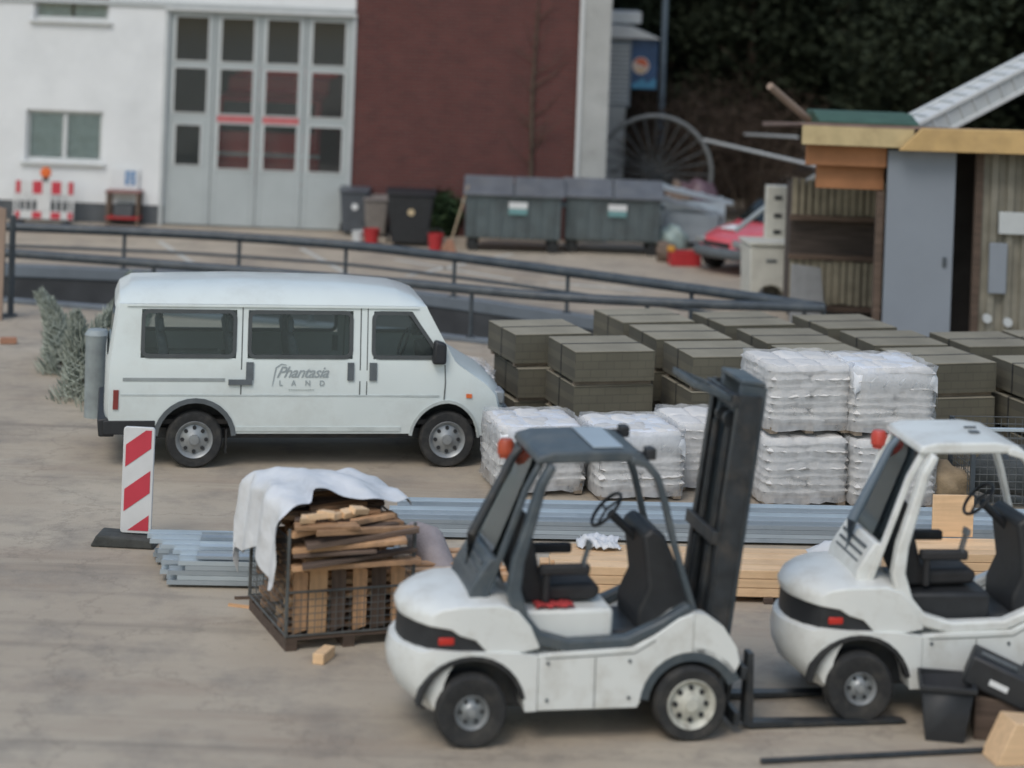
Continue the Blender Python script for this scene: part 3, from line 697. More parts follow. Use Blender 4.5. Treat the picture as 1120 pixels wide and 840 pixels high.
tree_lab = ['dark evergreen tree right behind the pale blue grey pole', 'olive green bushy tree behind the brown scrub, left of centre of the wood', 'tall dark tree rising behind the tip of the slanted tan pole',
            'dark tree behind the green roofing sheet of the shed', 'olive tree behind the lower end of the white roof ladder', 'tall dark tree behind the upper end of the white roof ladder',
            'dark tree in the second row behind the spoked wheel', 'dark tree in the second row behind the brown scrub', 'olive tree in the second row above the shed fascia', 'dark tree in the second row above the shed roof',
            'olive tree at the far right end of the second row', 'olive tree partly hidden by the blue cabinet and the pillar', 'tall dark tree beyond the right edge of the shed', 'low olive tree close behind the left end of the shed roof', 'low dark tree close behind the middle of the shed roof']
for i, (x, y, k) in enumerate(tree_spots):
    pr = (protoA, protoB, protoC)[k]
    first = not pr.get('used')
    if first: pr['used'] = 1; o = pr
    else: o = dup(pr)
    o['label'] = tree_lab[i]; o['group'] = 'dark trees behind the yard'; o.location = (x, y * K, 0); o.rotation_euler = (0, 0, rnd.uniform(0, 6)); s = rnd.uniform(.95, 1.2); o.scale = (s, s, s)
for o in list(C.objects):
    if 'used' in o: del o['used']
# far wood closing the view
mb = MB(); r_ = random.Random(9)
for k in range(46): leaves(mb, -14 + k * 1.35, 77 + r_.uniform(-2, 2), r_.uniform(1.5, 6.5), 2.2, 1.6, 3.2, 1100, .15, r_, .3)
o = mb.build('wood', leaf_dark, smooth=False); o['kind'] = 'stuff'; o['label'] = 'dark mass of wood closing the view behind the single trees'
mb = MB(); xs_ = [-80 + 8 * k for k in range(26)]
bm = mb.bm; rows = []
for j, (y, z) in enumerate(((78, -.3), (86, 6.5), (100, 11), (140, 15))):
    rows.append([bm.verts.new((x, y + 2 * math.sin(x * .11 + j), z + (1.2 * math.sin(x * .07 + 2 * j) if j else 0))) for x in xs_])
for j in range(3):
    for i in range(len(xs_) - 1): bm.faces.new((rows[j][i], rows[j][i + 1], rows[j + 1][i + 1], rows[j + 1][i]))
struct(mb.build('hillside', mat('dark wooded slope', (.022, .030, .018), .95, .4, 1.2, bump=.8, bscale=3), None))

# brown scrub
def scrub(label, loc, sx, sz, seed, m=None, spiky=True, n=900, name='bare_shrub', grp='brown bare shrubs behind the wheel'):
    r = random.Random(seed); t = thing(name, label, 'shrub', loc, 0, grp)
    mb = MB()
    for k in range(14):
        a = r.uniform(0, 6.28); q = sx * r.uniform(.3, .95)
        mb.tube([(0.1 * math.cos(a), .1 * math.sin(a), 0), (q * .5 * math.cos(a), q * .5 * math.sin(a), sz * .7), (q * math.cos(a), q * math.sin(a), sz * r.uniform(1.1, 1.9))], [.03, .02, .006], 5)
    mb.build('stems', bark, t, angle=60)
    mb = MB(); leaves(mb, 0, 0, sz, sx, sx * .8, sz, n, .10, r, .15, spiky); mb.build('twigs' if spiky else 'foliage', m or twig_m, t, smooth=False)
scr = [(735, 205, 38.5, 1.5, 1.5), (775, 200, 40, 1.8, 1.7), (820, 195, 39, 1.6, 1.5), (858, 200, 40, 1.8, 1.6), (690, 190, 42, 1.5, 1.9), (800, 150, 42.5, 2.0, 1.9)]
scl = ['brown leafless shrub behind the large spoked wheel', 'brown leafless shrub at the right rim of the spoked wheel', 'brown leafless shrub behind the red car', 'brown leafless shrub behind the left end of the shed', 'brown leafless shrub below the blue cabinet', 'big brown leafless shrub at the foot of the dark trees']
for i, (u, v, Y, sx, sz) in enumerate(scr): p = at(u, v, Y); scrub(scl[i], (p.x, Y * K, 0), sx, sz, 20 + i, n=2400)
scrub('small green shrub behind the black wheeled bin', gp(482, 258), .45, .5, 40, shrub_m, False, 900, 'green_shrub', None)
t = thing('young_tree', 'thin leafless young tree in front of the brick wall', 'tree', gp(577, 262))
mb = MB(); r = random.Random(5)
mb.tube([(0, 0, 0), (.02, 0, 1.5), (-.02, 0, 3.2), (.05, 0, 5.2)], [.045, .038, .03, .01], 8); mb.build('trunk', bark, t, angle=60)
mb = MB()
for k in range(26):
    z = 1.6 + k * .13; a = r.uniform(0, 6.28); L = r.uniform(.6, 1.3) * (1.2 - z / 6)
    mb.tube([(0, 0, z), (L * .5 * math.cos(a), L * .5 * math.sin(a), z + L * .3), (L * math.cos(a), L * math.sin(a), z + L * .9)], [.014, .009, .003], 5)
mb.build('branches', bark, t, angle=60)

# ================================================================ beyond the corner: cabinet, pole, wheel, scrap
Yk = 38.5
def kp(u, v): q = at(u, v, Yk); return q
a = kp(664, 22); b = kp(720, 98)
cx = a.x
t = thing('kiosk_cabinet', 'blue cabinet with louvres, a round orange emblem and a white canopy on a grey pillar', 'kiosk', (cx, Yk * K, 0))
X1 = kp(690, 80).x - cx; X2 = kp(719, 80).x - cx; zt = kp(690, 42).z; zb = kp(700, 98).z; zl = kp(680, 117).z
mb = MB(); mb.bx((-.6, 0, 0), (kp(683, 150).x - cx, .8, zl - .003)); mb.build('pillar', concrete, t, bevel=.01)
mb = MB(); mb.bx((X1 + .003, 0.05, zb), (X2, 1.6, zt)); mb.build('cabinet', blue_cab, t, bevel=.02)
mb = MB(); mb.bx((-.6, 0.02, zl), (X1, 1.6, zt)); mb.build('housing', louvre_m, t, bevel=.01)
mb = MB()
for k in range(13): z = zl + .08 + k * (zt - zl - .2) / 13; mb.bx((-.1, -.02, z), (X1 - .05, .018, z + .045))
mb.build('louvre', frame_white, t, smooth=False)
mb = MB(); mb.prism([(-.6, zt + .003), (X2 + .05, zt + .003), (kp(690, 20).x - cx + .05, zt + .28), (-.6, zt + .34)], -.12, 1.7); mb.build('canopy', frame_white, t, bevel=.015)
mb = MB(); mb.bx((-.6, .1, zt + .345), (kp(702, 20).x - cx, 1.5, zt + .62)); mb.build('upper_box', frame_white, t, bevel=.02)
ec = kp(701, 72); ex, ez = ec.x - cx, ec.z
def disc_part(r, m, a0, a1, y, dz=0): 
    mb = MB(); mb.prism(arc(ex, ez + dz, r, a0, a1, 20), y - .004, y, 'y'); mb.build('emblem', m, t, smooth=False)
disc_part(.20, mat('pale emblem', (.62, .52, .46), .5), 0, 359, .046)
disc_part(.155, mat('orange red emblem', (.60, .13, .06), .5), -20, 160, .038, .02)
disc_part(.14, mat('yellow emblem', (.6, .42, .25), .5), 190, 340, .038, -.02)
mb = MB(); mb.prism([(X1 + .04, zb + .02), (X2 - .03, zb + .04), (X2 - .03, zb + .28), (X2 - .25, zb + .15), (X1 + .3, zb + .26), (X1 + .04, zb + .12)], .038, .046); mb.build('emblem', mat('light blue wave', (.07, .26, .42), .5), t, smooth=False)
p = at(724, 97, 40)
mb = MB(); mb.cyl((0, 0, 0), (0, 0, 8.5), .09, .06, 14); mb.cyl((0, 0, 8.5), (-.9, -.4, 8.8), .04, seg=8); mb.box((-1.1, -.5, 8.8), (.6, .25, .12))
single(mb, 'lamp_post', pole_m, 'tall blue grey lamp post right of the blue cabinet', 'lamp post', (p.x, 40 * K, 0), angle=50)
# spoked wheel
p = at(716, 178, 37)
t = thing('spoked_wheel', 'huge old wheel with a pale thin rim and many spokes leaning behind the waste containers', 'wheel', (p.x, 37 * K, 1.32))
mb = MB(); mb.tube([(1.28 * math.cos(2 * math.pi * k / 48), 0, 1.28 * math.sin(2 * math.pi * k / 48)) for k in range(48)], .05, 8, True); mb.build('rim', mat('pale iron rim', (.17, .18, .18), .5), t, angle=60)
mb = MB(); mb.cyl((0, -.2, 0), (0, .2, 0), .14, seg=18); mb.build('hub', black_steel, t)
for k in range(28):
    a = 2 * math.pi * k / 28; sy = .12 if k % 2 else -.12
    mb = MB(); mb.cyl((.1 * math.cos(a), sy, .1 * math.sin(a)), (1.26 * math.cos(a), 0, 1.26 * math.sin(a)), .014, seg=6); mb.build('spoke', wire_m, t)
mb = MB(); mb.cyl((0, 0, 0), (0, .6, 0), .05); mb.bx((-.1, .5, -1.32), (.1, .65, .1)); mb.build('stand', black_steel, t)
def rod(name, label, cat, a, b, r, m, seg=8):
    a, b = Vector(a), Vector(b); mb = MB(); mb.cyl((0, 0, 0), b - a, r, seg=seg)
    return single(mb, name, m, label, cat, a)
rod('pole', 'long pale pole lying across the brown scrub towards the shed', 'pole', at(770, 153, 36.5), at(895, 182, 34), .035, frame_gate)
rod('pole', 'short thin pale pole above the long one, left of the shed roof', 'pole', at(815, 147, 37), at(872, 150, 35), .03, frame_gate)
rod('pole', 'stout tan pole sticking up aslant from the left end of the shed roof', 'pole', at(890, 136, 27.0), at(842, 94, 26.4), .065, tan_paint)
# scrap heap
pR = gp(755, 290)
def lump(name, label, cat, loc, s, m, seed, rz=0, grp=None):
    r = random.Random(seed); mb = MB()
    bmesh.ops.create_icosphere(mb.bm, subdivisions=3, radius=1)
    for v in mb.bm.verts:
        n_ = v.co.normalized(); q = 1 + .16 * math.sin(5 * n_.x + seed) * math.sin(4 * n_.y + 2 * seed) + .10 * math.sin(9 * n_.z + 7 * n_.x)
        v.co = Vector((n_.x * s[0] * q, n_.y * s[1] * q, s[2] + max(-s[2], n_.z * s[2] * q * 1.08)))
    return single(mb, name, m, label, cat, loc, rz, grp, angle=80)
g3 = 'bags and sacks of the rubbish heap'
lump('rubbish_bag', 'dull purple rubbish bag on the heap behind the red car bonnet', 'bag', gp(750, 281) + Vector((-.1, 2.2, 0)), (.5, .5, .42), bag_purple, 1, grp=g3)
lump('rubbish_bag', 'purple brown rubbish bag at the top of the heap under the long pale panel', 'bag', gp(780, 283) + Vector((.0, 4.0, 0)), (.55, .5, .60), bag_purple, 2, grp=g3)
lump('rubbish_bag', 'pale green plastic bag beside the right waste container', 'bag', gp(735, 279), (.32, .3, .30), bag_pale, 3, grp=g3)
lump('rubbish_bag', 'dull brown sack at the foot of the right waste container', 'bag', gp(728, 286), (.22, .2, .2), bag_brown, 4, grp=g3)
lump('rubbish_bag', 'brown sack wedged behind the pale green bag', 'bag', gp(742, 268) + Vector((0, .6, 0)), (.4, .4, .6), bag_brown, 5, grp=g3)
for i, (uu, vv, uu2, vv2, Yq, w_, lb) in enumerate(((716, 202, 800, 222, 35.0, .3, 'long pale bluish panel lying on top of the rubbish heap'), (722, 216, 790, 236, 34.8, .22, 'long dull grey panel under the pale bluish one on the heap'))):
    a, b = at(uu, vv, Yq), at(uu2, vv2, Yq + .2); d = b - a
    mb = MB(); mb.box(d / 2, (d.length, w_, .1), rot=d.to_track_quat('X', 'Z').to_matrix().to_4x4())
    for k in range(4): mb.box(d * (k + .5) / 4 + Vector((0, 0, .06)), (.05, w_ + .04, .03), rot=d.to_track_quat('X', 'Z').to_matrix().to_4x4())
    mb.box(d / 2 - Vector((0, 0, (a + b).z / 4)), (d.length * .8, .12, (a + b).z / 2 - .3))
    single(mb, 'metal_panel', (galv_l, galv)[i], lb, 'panel', a, bevel=.01)
t = thing('plastic_crate', 'bright red plastic crate lying by the red car', 'crate', gp(748, 290), .15)
mb = MB(); mb.bx((-.3, -.2, 0), (.3, .2, .03)); mb.bx((-.3, -.2, .031), (.3, -.17, .28)); mb.bx((-.3, .17, .031), (.3, .2, .28)); mb.bx((-.3, -.169, .031), (-.27, .169, .28)); mb.bx((.27, -.169, .031), (.3, .169, .28)); mb.build('body', red_paint, t, bevel=.008)
mb = MB(); mb.box((-.28, -.02, .33), (.12, .2, .1)); mb.build('label_plate', mat('orange plate', (.6, .3, .05), .6), t, bevel=.01)

# ================================================================ RED CAR
def red_car(loc, rz):
    t = thing('red_car', 'faded red small car with its bonnet showing beside the white plastic box', 'car', loc, rz)
    # x forward from the rear axle
    prof = [(-.65, .30), (-.72, .62), (-.70, .92), (-.45, 1.38), (.0, 1.42), (.9, 1.40), (1.25, 1.30), (1.85, .93), (2.5, .84), (2.95, .70), (3.05, .52), (3.03, .30)] + arc(2.4, .30, .34, 0, 180, 8) + arc(0, .30, .34, 0, 180, 8)
    mb = MB(); mb.prism(prof, -1, 1)
    bm = mb.bm
    for z in (.5, .62, .90): bmesh.ops.bisect_plane(bm, geom=bm.verts[:] + bm.edges[:] + bm.faces[:], plane_co=(0, 0, z), plane_no=(0, 0, 1))
    for y in (-.9, -.6, 0, .6, .9): bmesh.ops.bisect_plane(bm, geom=bm.verts[:] + bm.edges[:] + bm.faces[:], plane_co=(0, y, 0), plane_no=(0, 1, 0))
    for v in bm.verts:
        y, z, x = v.co.y, v.co.z, v.co.x
        hw = .78 if z < .9 else .78 - (z - .9) * .36
        hw *= 1 - .16 * max(0, (x - 2.3) / .75) ** 2
        if z > .6: v.co.z -= .07 * abs(y) ** 3
        v.co.x -= .16 * abs(y) ** 3 * (1 if x > 2.3 else 0)
        v.co.y = y * hw
    mb.build('body', pink_red, t, angle=40)
    for s in (-1, 1):
        mb = MB(); mb.prism([(.05, .95), (-.3, .95), (-.22, 1.28), (.0, 1.32), (.85, 1.30), (1.15, 1.22), (1.6, .95)], s * .70, s * .775); 
        mb.build('side_window', glass_van, t)
        mb = MB(); mb.prism(rrect(2.55, .60, 2.95, .74, .05), s * .44, s * .66) if False else mb.box((2.93, s * .52, .62), (.12, .26, .15)); mb.build('headlight', rim_silver, t, bevel=.03)
        for x in (0, 2.4):
            mb = MB(); mb.lathe([(.16, -.09), (.28, -.09), (.29, 0), (.28, .09), (.16, .09)], (x, s * .68, .29)); w_ = mb.build('wheel', rubber, t)
            mb = MB(); mb.lathe([(0, 0), (.16, -.02), (.17, .03), (0, .03)], (x, s * .745, .29)); mb.build('rim', rim_silver, w_)
    mb = MB(); mb.prism([(1.27, 1.30), (1.86, .95), (1.90, .96), (1.30, 1.33)], -.60, .60); mb.build('windscreen', glass_van, t)
    mb = MB(); mb.tube([(2.75, -.74, .42), (3.02, -.5, .42), (3.10, 0, .42), (3.02, .5, .42), (2.75, .74, .42)], .11, 10); mb.build('bumper', grey_plastic, t)
    mb = MB(); mb.box((3.02, 0, .58), (.05, .7, .08)); mb.build('grille', black_plastic, t)
    mb = MB(); mb.box((2.45, -.15, .862), (.34, .34, .02), rot=Matrix.Rotation(.12, 4, 'Y')); mb.build('bonnet_reflection', paper_white, t)  # white plate painted in for the reflection on the bonnet
pc = gp(790, 303)
cr_ = R(218)
red_car(Vector((pc.x + .35, pc.y + .8, 0)) - Vector((math.cos(cr_), math.sin(cr_), 0)) * 2.45, cr_)

# white plastic box with arched foot
p = gp(842, 329)
t = thing('plastic_container', 'off white plastic box with an arched notch at its foot beside the red car', 'container', p, .12)
mb = MB(); mb.prism([(-.36, 0), (-.40, .95), (-.36, 1.0), (.36, .98), (.36, 0), (.29, 0)] + arc(0.02, 0, .27, 0, 180, 8)[1:-1] + [(-.25, 0)], 0, .8)
mb.build('body', white_plas, t, bevel=.03)
mb = MB(); mb.box((0, .4, 1.02), (.86, .88, .06)); mb.build('rim', white_plas, t, bevel=.015)
mb = MB(); mb.box((.0, -.01, .72), (.2, .02, .05)); mb.build('handle', grey_plastic, t, bevel=.005)
mb = MB(); mb.prism([(0, 0), (.62, 0), (.50, .95), (0, 1.0)], 0, .08); single(mb, 'grey_board', mat('grey board', (.27, .28, .29), .7), 'grey board leaning on the slatted rack right of the off white plastic box', 'board', Vector((at(866, 300, 27.8).x, 27.8 * K, 0)), .1, bevel=.008)
p = at(848, 300, 30.2)
t = thing('slotted_post', 'off white upright post with slots left of the shed rack', 'post', (p.x, 30.2 * K, 0), .05)
zt = at(848, 203, 30.2).z
mb = MB(); mb.bx((-.22, 0, 0), (.22, .18, zt)); mb.build('post', white_plas, t, bevel=.02)
for z in (zt - .22, zt - .55, zt - .85): mb = MB(); mb.box((0, -.012, z), (.14, .02, .07)); mb.build('slot', black_plastic, t, bevel=.005)
rod('white_beam', 'white beam rising aslant from the slotted post to the shed roof', 'beam', at(862, 212, 30.3), at(896, 190, 29.4), .05, frame_white)
rod('white_rail', 'pale rail leaning aslant left of the slotted post', 'rail', at(805, 252, 31), at(838, 226, 30.6), .05, galv_l)

# ================================================================ SHED
YS = 26.0
def sX(u, Y=26.0): return at(u, 200, Y).x
t = thing('storage_shed', 'open timber storage shed with a yellow fascia, orange boards and a blue grey door', 'shed', (0, YS * K, 0))
x0 = at(878, 140, YS).x; zf0 = at(880, 158, YS).z; zf1 = at(880, 137, YS).z
xm = at(1000, 150, YS).x
mb = MB(); mb.bx((x0, 0, zf0), (xm, .08, zf1)); mb.build('fascia', mat('pale yellow fascia', (.50, .40, .22), .8, .15, 3, dirt=(.3, .22, .12), dirt_amt=.5, dirt_scale=2.5), t, bevel=.01)
mb = MB(); mb.prism([(xm - .25, zf0 - .03), (13.5, zf0 + .02), (13.5, zf1 + .14), (xm + .1, zf1 + .03)], -.14, -.03); mb.build('fascia', fascia_y, t, bevel=.012)
mb = MB(); mb.prism([(0, zf1 + .003), (0, zf1 + .05), (5, zf1 - .30), (5, zf1 - .38)], x0 - .05, 13.5, 'x'); mb.build('roof', roof_felt, t)
mb = MB(); mb.prism([(.3, zf1 + .035), (.3, zf1 + .06), (1.0, zf1 + .17), (1.8, zf1 + .15), (2.4, zf1 - .12)], x0 + .3, x0 + 1.9, 'x'); mb.build('roofing_sheet', green_tarp, t, bevel=.01)
mb = MB(); mb.bx((x0 + .1, .25, zf0 - .34), (sX(972), .31, zf0 - .004)); mb.build('orange_board', fascia_o, t, bevel=.01)
mb = MB(); mb.bx((x0 + .3, .45, zf0 - .72), (sX(972), .51, zf0 - .345)); mb.build('orange_board', fascia_o, t, bevel=.01)
dx0, dx1 = at(966, 260, 26.3).x, at(1040, 260, 26.3).x
mb = MB(); mb.bx((dx0, .2, 0.02), (dx1, .27, zf0 - .05)); dr = mb.build('door', shed_grey, t, bevel=.008)
mb = MB(); mb.bx((dx1 - .16, .17, 1.35), (dx1 - .1, .198, 1.5)); mb.build('handle', rail_m, dr, bevel=.004)
sx0 = at(1072, 260, 26.3).x
mb = MB()
pts = []
x = sx0
while x < 13.4:
    pts += [(x, .35), (x + .10, .35), (x + .13, .28), (x + .23, .28)]; x += .26
mb.prism(pts + [(13.4, .40), (sx0, .40)], 0.01, zf0 - .05, 'z'); mb.build('ribbed_wall', shed_tan, t, smooth=False)
mb = MB(); mb.bx((sx0 + .25, .2, 1.9), (sx0 + .75, .275, 2.25)); mb.build('white_plate', frame_gate, t, bevel=.01)
mb = MB(); mb.bx((sx0 + .12, .2, .95), (sx0 + .40, .274, 1.75)); mb.build('wall_plate', shed_grey, t, bevel=.01)
for k, (q, w_) in enumerate(((.12, .55), (.45, .5))): mb = MB(); mb.cyl((sx0 + q, .18, w_), (sx0 + q, .27, w_), .07, seg=14); mb.build('round_fitting', frame_gate, t)
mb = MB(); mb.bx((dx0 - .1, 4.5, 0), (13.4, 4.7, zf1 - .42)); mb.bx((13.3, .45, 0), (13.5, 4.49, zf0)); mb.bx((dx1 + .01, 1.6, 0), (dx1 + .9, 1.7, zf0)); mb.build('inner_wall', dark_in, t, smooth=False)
for x in (dx0 - .08, sx0 - .06): mb = MB(); mb.bx((x - .06, .30, 0), (x + .06, .42, zf0 - .73 if x < dx0 else zf0 - .05)); mb.build('post', wood_dark, t, bevel=.008)
# rack of slats
rx0, rx1 = at(866, 260, 28.2).x, at(984, 260, 28.2).x
t = thing('slatted_rack', 'dark rack with beige slats filled with brown boards left of the blue grey shed door', 'rack', (0, 28.2 * K, 0))
zr1 = at(900, 197, 28.2).z
mb = MB(); mb.bx((rx0, .25, .1), (rx1, .9, zr1 - .1)); mb.build('board_pile', mat('dark brown boards', (.075, .06, .052), .9, .4, 5, stretch=(.4, 1, 9)), t, smooth=False)
for (z0, z1, st) in ((zr1 - .62, zr1, 0), (.25, 1.0, 1)):
    for k in range(15):
        x = rx0 + .05 + k * (rx1 - rx0 - .1) / 14
        mb = MB(); mb.box((x, .15, (z0 + z1) / 2 + rnd.uniform(-.02, .02)), (.085 + .03 * rnd.random(), .05, z1 - z0)); mb.build('slat', slat_m, t, bevel=.004)
mb = MB()
for z in (zr1 - .66, 1.06, .18): mb.bx((rx0 - .04, .06, z - .045), (rx1 + .04, .12, z + .045))
mb.build('crossbar', wood_dark, t, bevel=.005)
# white ladder-like frame on the roof
a, b = at(994, 141, 27.2), at(1200, 33, 28.4)
d = b - a; L = d.length
t = thing('roof_ladder', 'white lattice ladder rising aslant over the shed roof to the right edge', 'ladder', a)
Mx = d.to_track_quat('X', 'Z').to_matrix().to_4x4()
for y, z in ((0, 0), (.55, .0), (.0, -.34)):
    mb = MB(); mb.box((L / 2, y, z), (L, .07, .07), M=Mx); mb.build('side_rail', frame_white, t, bevel=.01)
for k in range(14):
    mb = MB(); mb.box((.2 + k * (L - .4) / 13, .275, 0), (.04, .48, .04), M=Mx)
    mb.box((.2 + k * (L - .4) / 13, 0, -.17), (.03, .035, .27), M=Mx); mb.build('rung', frame_gate, t)
mb = MB(); mb.box((L / 2, .02, -.17), (L * .96, .02, .26), M=Mx); mb.build('panel', frame_gate, t, smooth=False)
mb = MB(); mb.box((L / 2, .275, -.02), (L * .98, .46, .015), M=Mx); mb.build('tread_panel', frame_white, t, smooth=False)
mb = MB(); mb.box((L * .35, .25, -.55), (.08, .08, 1.0)); mb.build('prop', wood_dark, t)

# ================================================================ PAVER STACKS
bw, bd, bh = 1.02, 1.08, 0.42
def make_package():
    t = thing('block_package', 'x', 'block package')
    mb = MB(); mb.bx((0, 0, .05), (bw, bd, bh - .02)); bmesh.ops.delete(mb.bm, geom=[f for f in mb.bm.faces if f.normal.z > .9], context='FACES_ONLY')
    mb.build('blocks', pave_shade, t, smooth=False)
    mb = MB(); mb.bx((0, 0, bh - .019), (bw, bd, bh - .005)); mb.build('lit_top', pave_lit, t, bevel=.006)
    for y in (.1, bd - .1):
        mb = MB(); mb.bx((0.02, y - .04, 0.0), (bw - .02, y + .04, .048)); mb.build('bearer', wood_pallet, t, smooth=False)
    mb = MB(); mb.ribbon([(-.003, .048), (bw + .003, .048), (bw + .003, bh - .002), (-.003, bh - .002)], .006, bd * .5 - .012, bd * .5 + .012, closed=True); mb.build('strap', black_plastic, t, smooth=False)
    return t
pk = make_package(); firstp = True
stacks = [ # front-left X, Y, layers, description, yaw
    (.24, 20.6, 3, 'the stack just right of the minibus bonnet'), (.97, 19.85, 3, 'the stack nearest the minibus in the front row'),
    (1.62, 21.6, 3, 'the rearmost stack of the column behind the mast'), (1.98, 20.7, 3, 'the middle stack of the column behind the mast'), (2.40, 19.8, 3, 'the stack just above the mast head'),
    (3.02, 21.6, 3, 'the rearmost stack behind the twin sack piles'), (3.36, 20.7, 3, 'the second stack behind the twin sack piles'), (3.70, 19.8, 3, 'the stack directly behind the twin sack piles'),
    (4.36, 21.7, 3, 'the rearmost stack below the blue grey shed door'), (4.76, 20.8, 3, 'the middle stack below the blue grey shed door'), (5.10, 19.85, 3, 'the front stack right of the white sack piles'),
    (5.96, 20.9, 3, 'the rear stack at the right edge'), (6.42, 19.7, 3, 'the front stack at the right edge'), (6.98, 21.2, 3, 'the outermost stack beyond the right edge')]
lay = ['bottom', 'middle', 'topmost']
for (x, y, n, desc) in stacks:
    for k in range(n):
        jx, jy = rnd.uniform(-.05, .05), rnd.uniform(-.04, .04)
        if k == 0 and desc.startswith('the stack nearest'): jx, jy = -.05, -.04
        o = pk if firstp else dup(pk); firstp = False
        o.location = (x + jx, y * K + jy, k * bh); o.rotation_euler = (0, 0, R(17) + rnd.uniform(-.035, .035))
        o['label'] = 'concrete block package, %s of %s' % (lay[k], desc); o['group'] = 'packages of grey brown concrete blocks'

# ================================================================ SACK PALLETS
def sack_mesh(seed):
    r = random.Random(seed); bm = bmesh.new()
    bmesh.ops.create_grid(bm, x_segments=10, y_segments=7, size=.5)
    top = [(v.co.x, v.co.y) for v in bm.verts]; bm.free()
    mb = MB(); bm = mb.bm; nx, ny = 11, 8; A = []
    ph = [r.uniform(0, 6) for _ in range(4)]
    for s in (1, -1):
        G = []
        for j in range(ny):
            row = []
            for i in range(nx):
                x, y = -1 + 2 * i / (nx - 1), -1 + 2 * j / (ny - 1)
                e = (1 - abs(x) ** 5) * (1 - abs(y) ** 5)
                z = s * (.07 * max(e, 0) ** .45) + .010 * math.sin(5 * x + ph[0]) * math.sin(4 * y + ph[1]) * e + .006 * math.sin(11 * x + ph[2] + 3 * y)
                row.append(bm.verts.new((x * .26 * (1 - .04 * y * y), y * .20 * (1 - .05 * x * x), z)))
            G.append(row)
        for j in range(ny - 1):
            for i in range(nx - 1): bm.faces.new((G[j][i], G[j][i + 1], G[j + 1][i + 1], G[j + 1][i]))
    bmesh.ops.remove_doubles(bm, verts=bm.verts, dist=.004)
    return mb
proto_sacks = []
wrap_m = bpy.data.materials.new('clear shrink wrap'); wrap_m.use_nodes = True
_n, _l = wrap_m.node_tree.nodes, wrap_m.node_tree.links
_n.remove(_n['Principled BSDF'])
_t = _n.new('ShaderNodeBsdfTransparent'); _d = _n.new('ShaderNodeBsdfPrincipled'); _d.inputs['Base Color'].default_value = (.72, .73, .74, 1); _d.inputs['Roughness'].default_value = .25
_m = _n.new('ShaderNodeMixShader'); _z = _n.new('ShaderNodeTexNoise'); _z.inputs['Scale'].default_value = 5; _z.inputs['Detail'].default_value = 6
_c = _n.new('ShaderNodeTexCoord'); _l.new(_c.outputs['Object'], _z.inputs['Vector'])
_r = _n.new('ShaderNodeMapRange'); _r.inputs['From Min'].default_value = .35; _r.inputs['From Max'].default_value = .65; _r.inputs['To Min'].default_value = .30; _r.inputs['To Max'].default_value = .62
_b = _n.new('ShaderNodeBump'); _b.inputs['Strength'].default_value = .6; _b.inputs['Distance'].default_value = .03; _l.new(_z.outputs['Fac'], _b.inputs['Height']); _l.new(_b.outputs[0], _d.inputs['Normal'])
_l.new(_z.outputs['Fac'], _r.inputs['Value']); _l.new(_r.outputs[0], _m.inputs[0]); _l.new(_t.outputs[0], _m.inputs[1]); _l.new(_d.outputs[0], _m.inputs[2]); _l.new(_m.outputs[0], _n['Material Output'].inputs[0])
def pallet_base(t, w=1.08, d=1.0):
    mb = MB()
    for k in range(5): mb.bx((.0, k * (d - .1) / 4, .11), (w, k * (d - .1) / 4 + .1, .13))
    for x in (0, w / 2 - .05, w - .1): mb.bx((x, 0, .02), (x + .1, d, .108))
    return mb.build('pallet', wood_pallet, t, smooth=False)
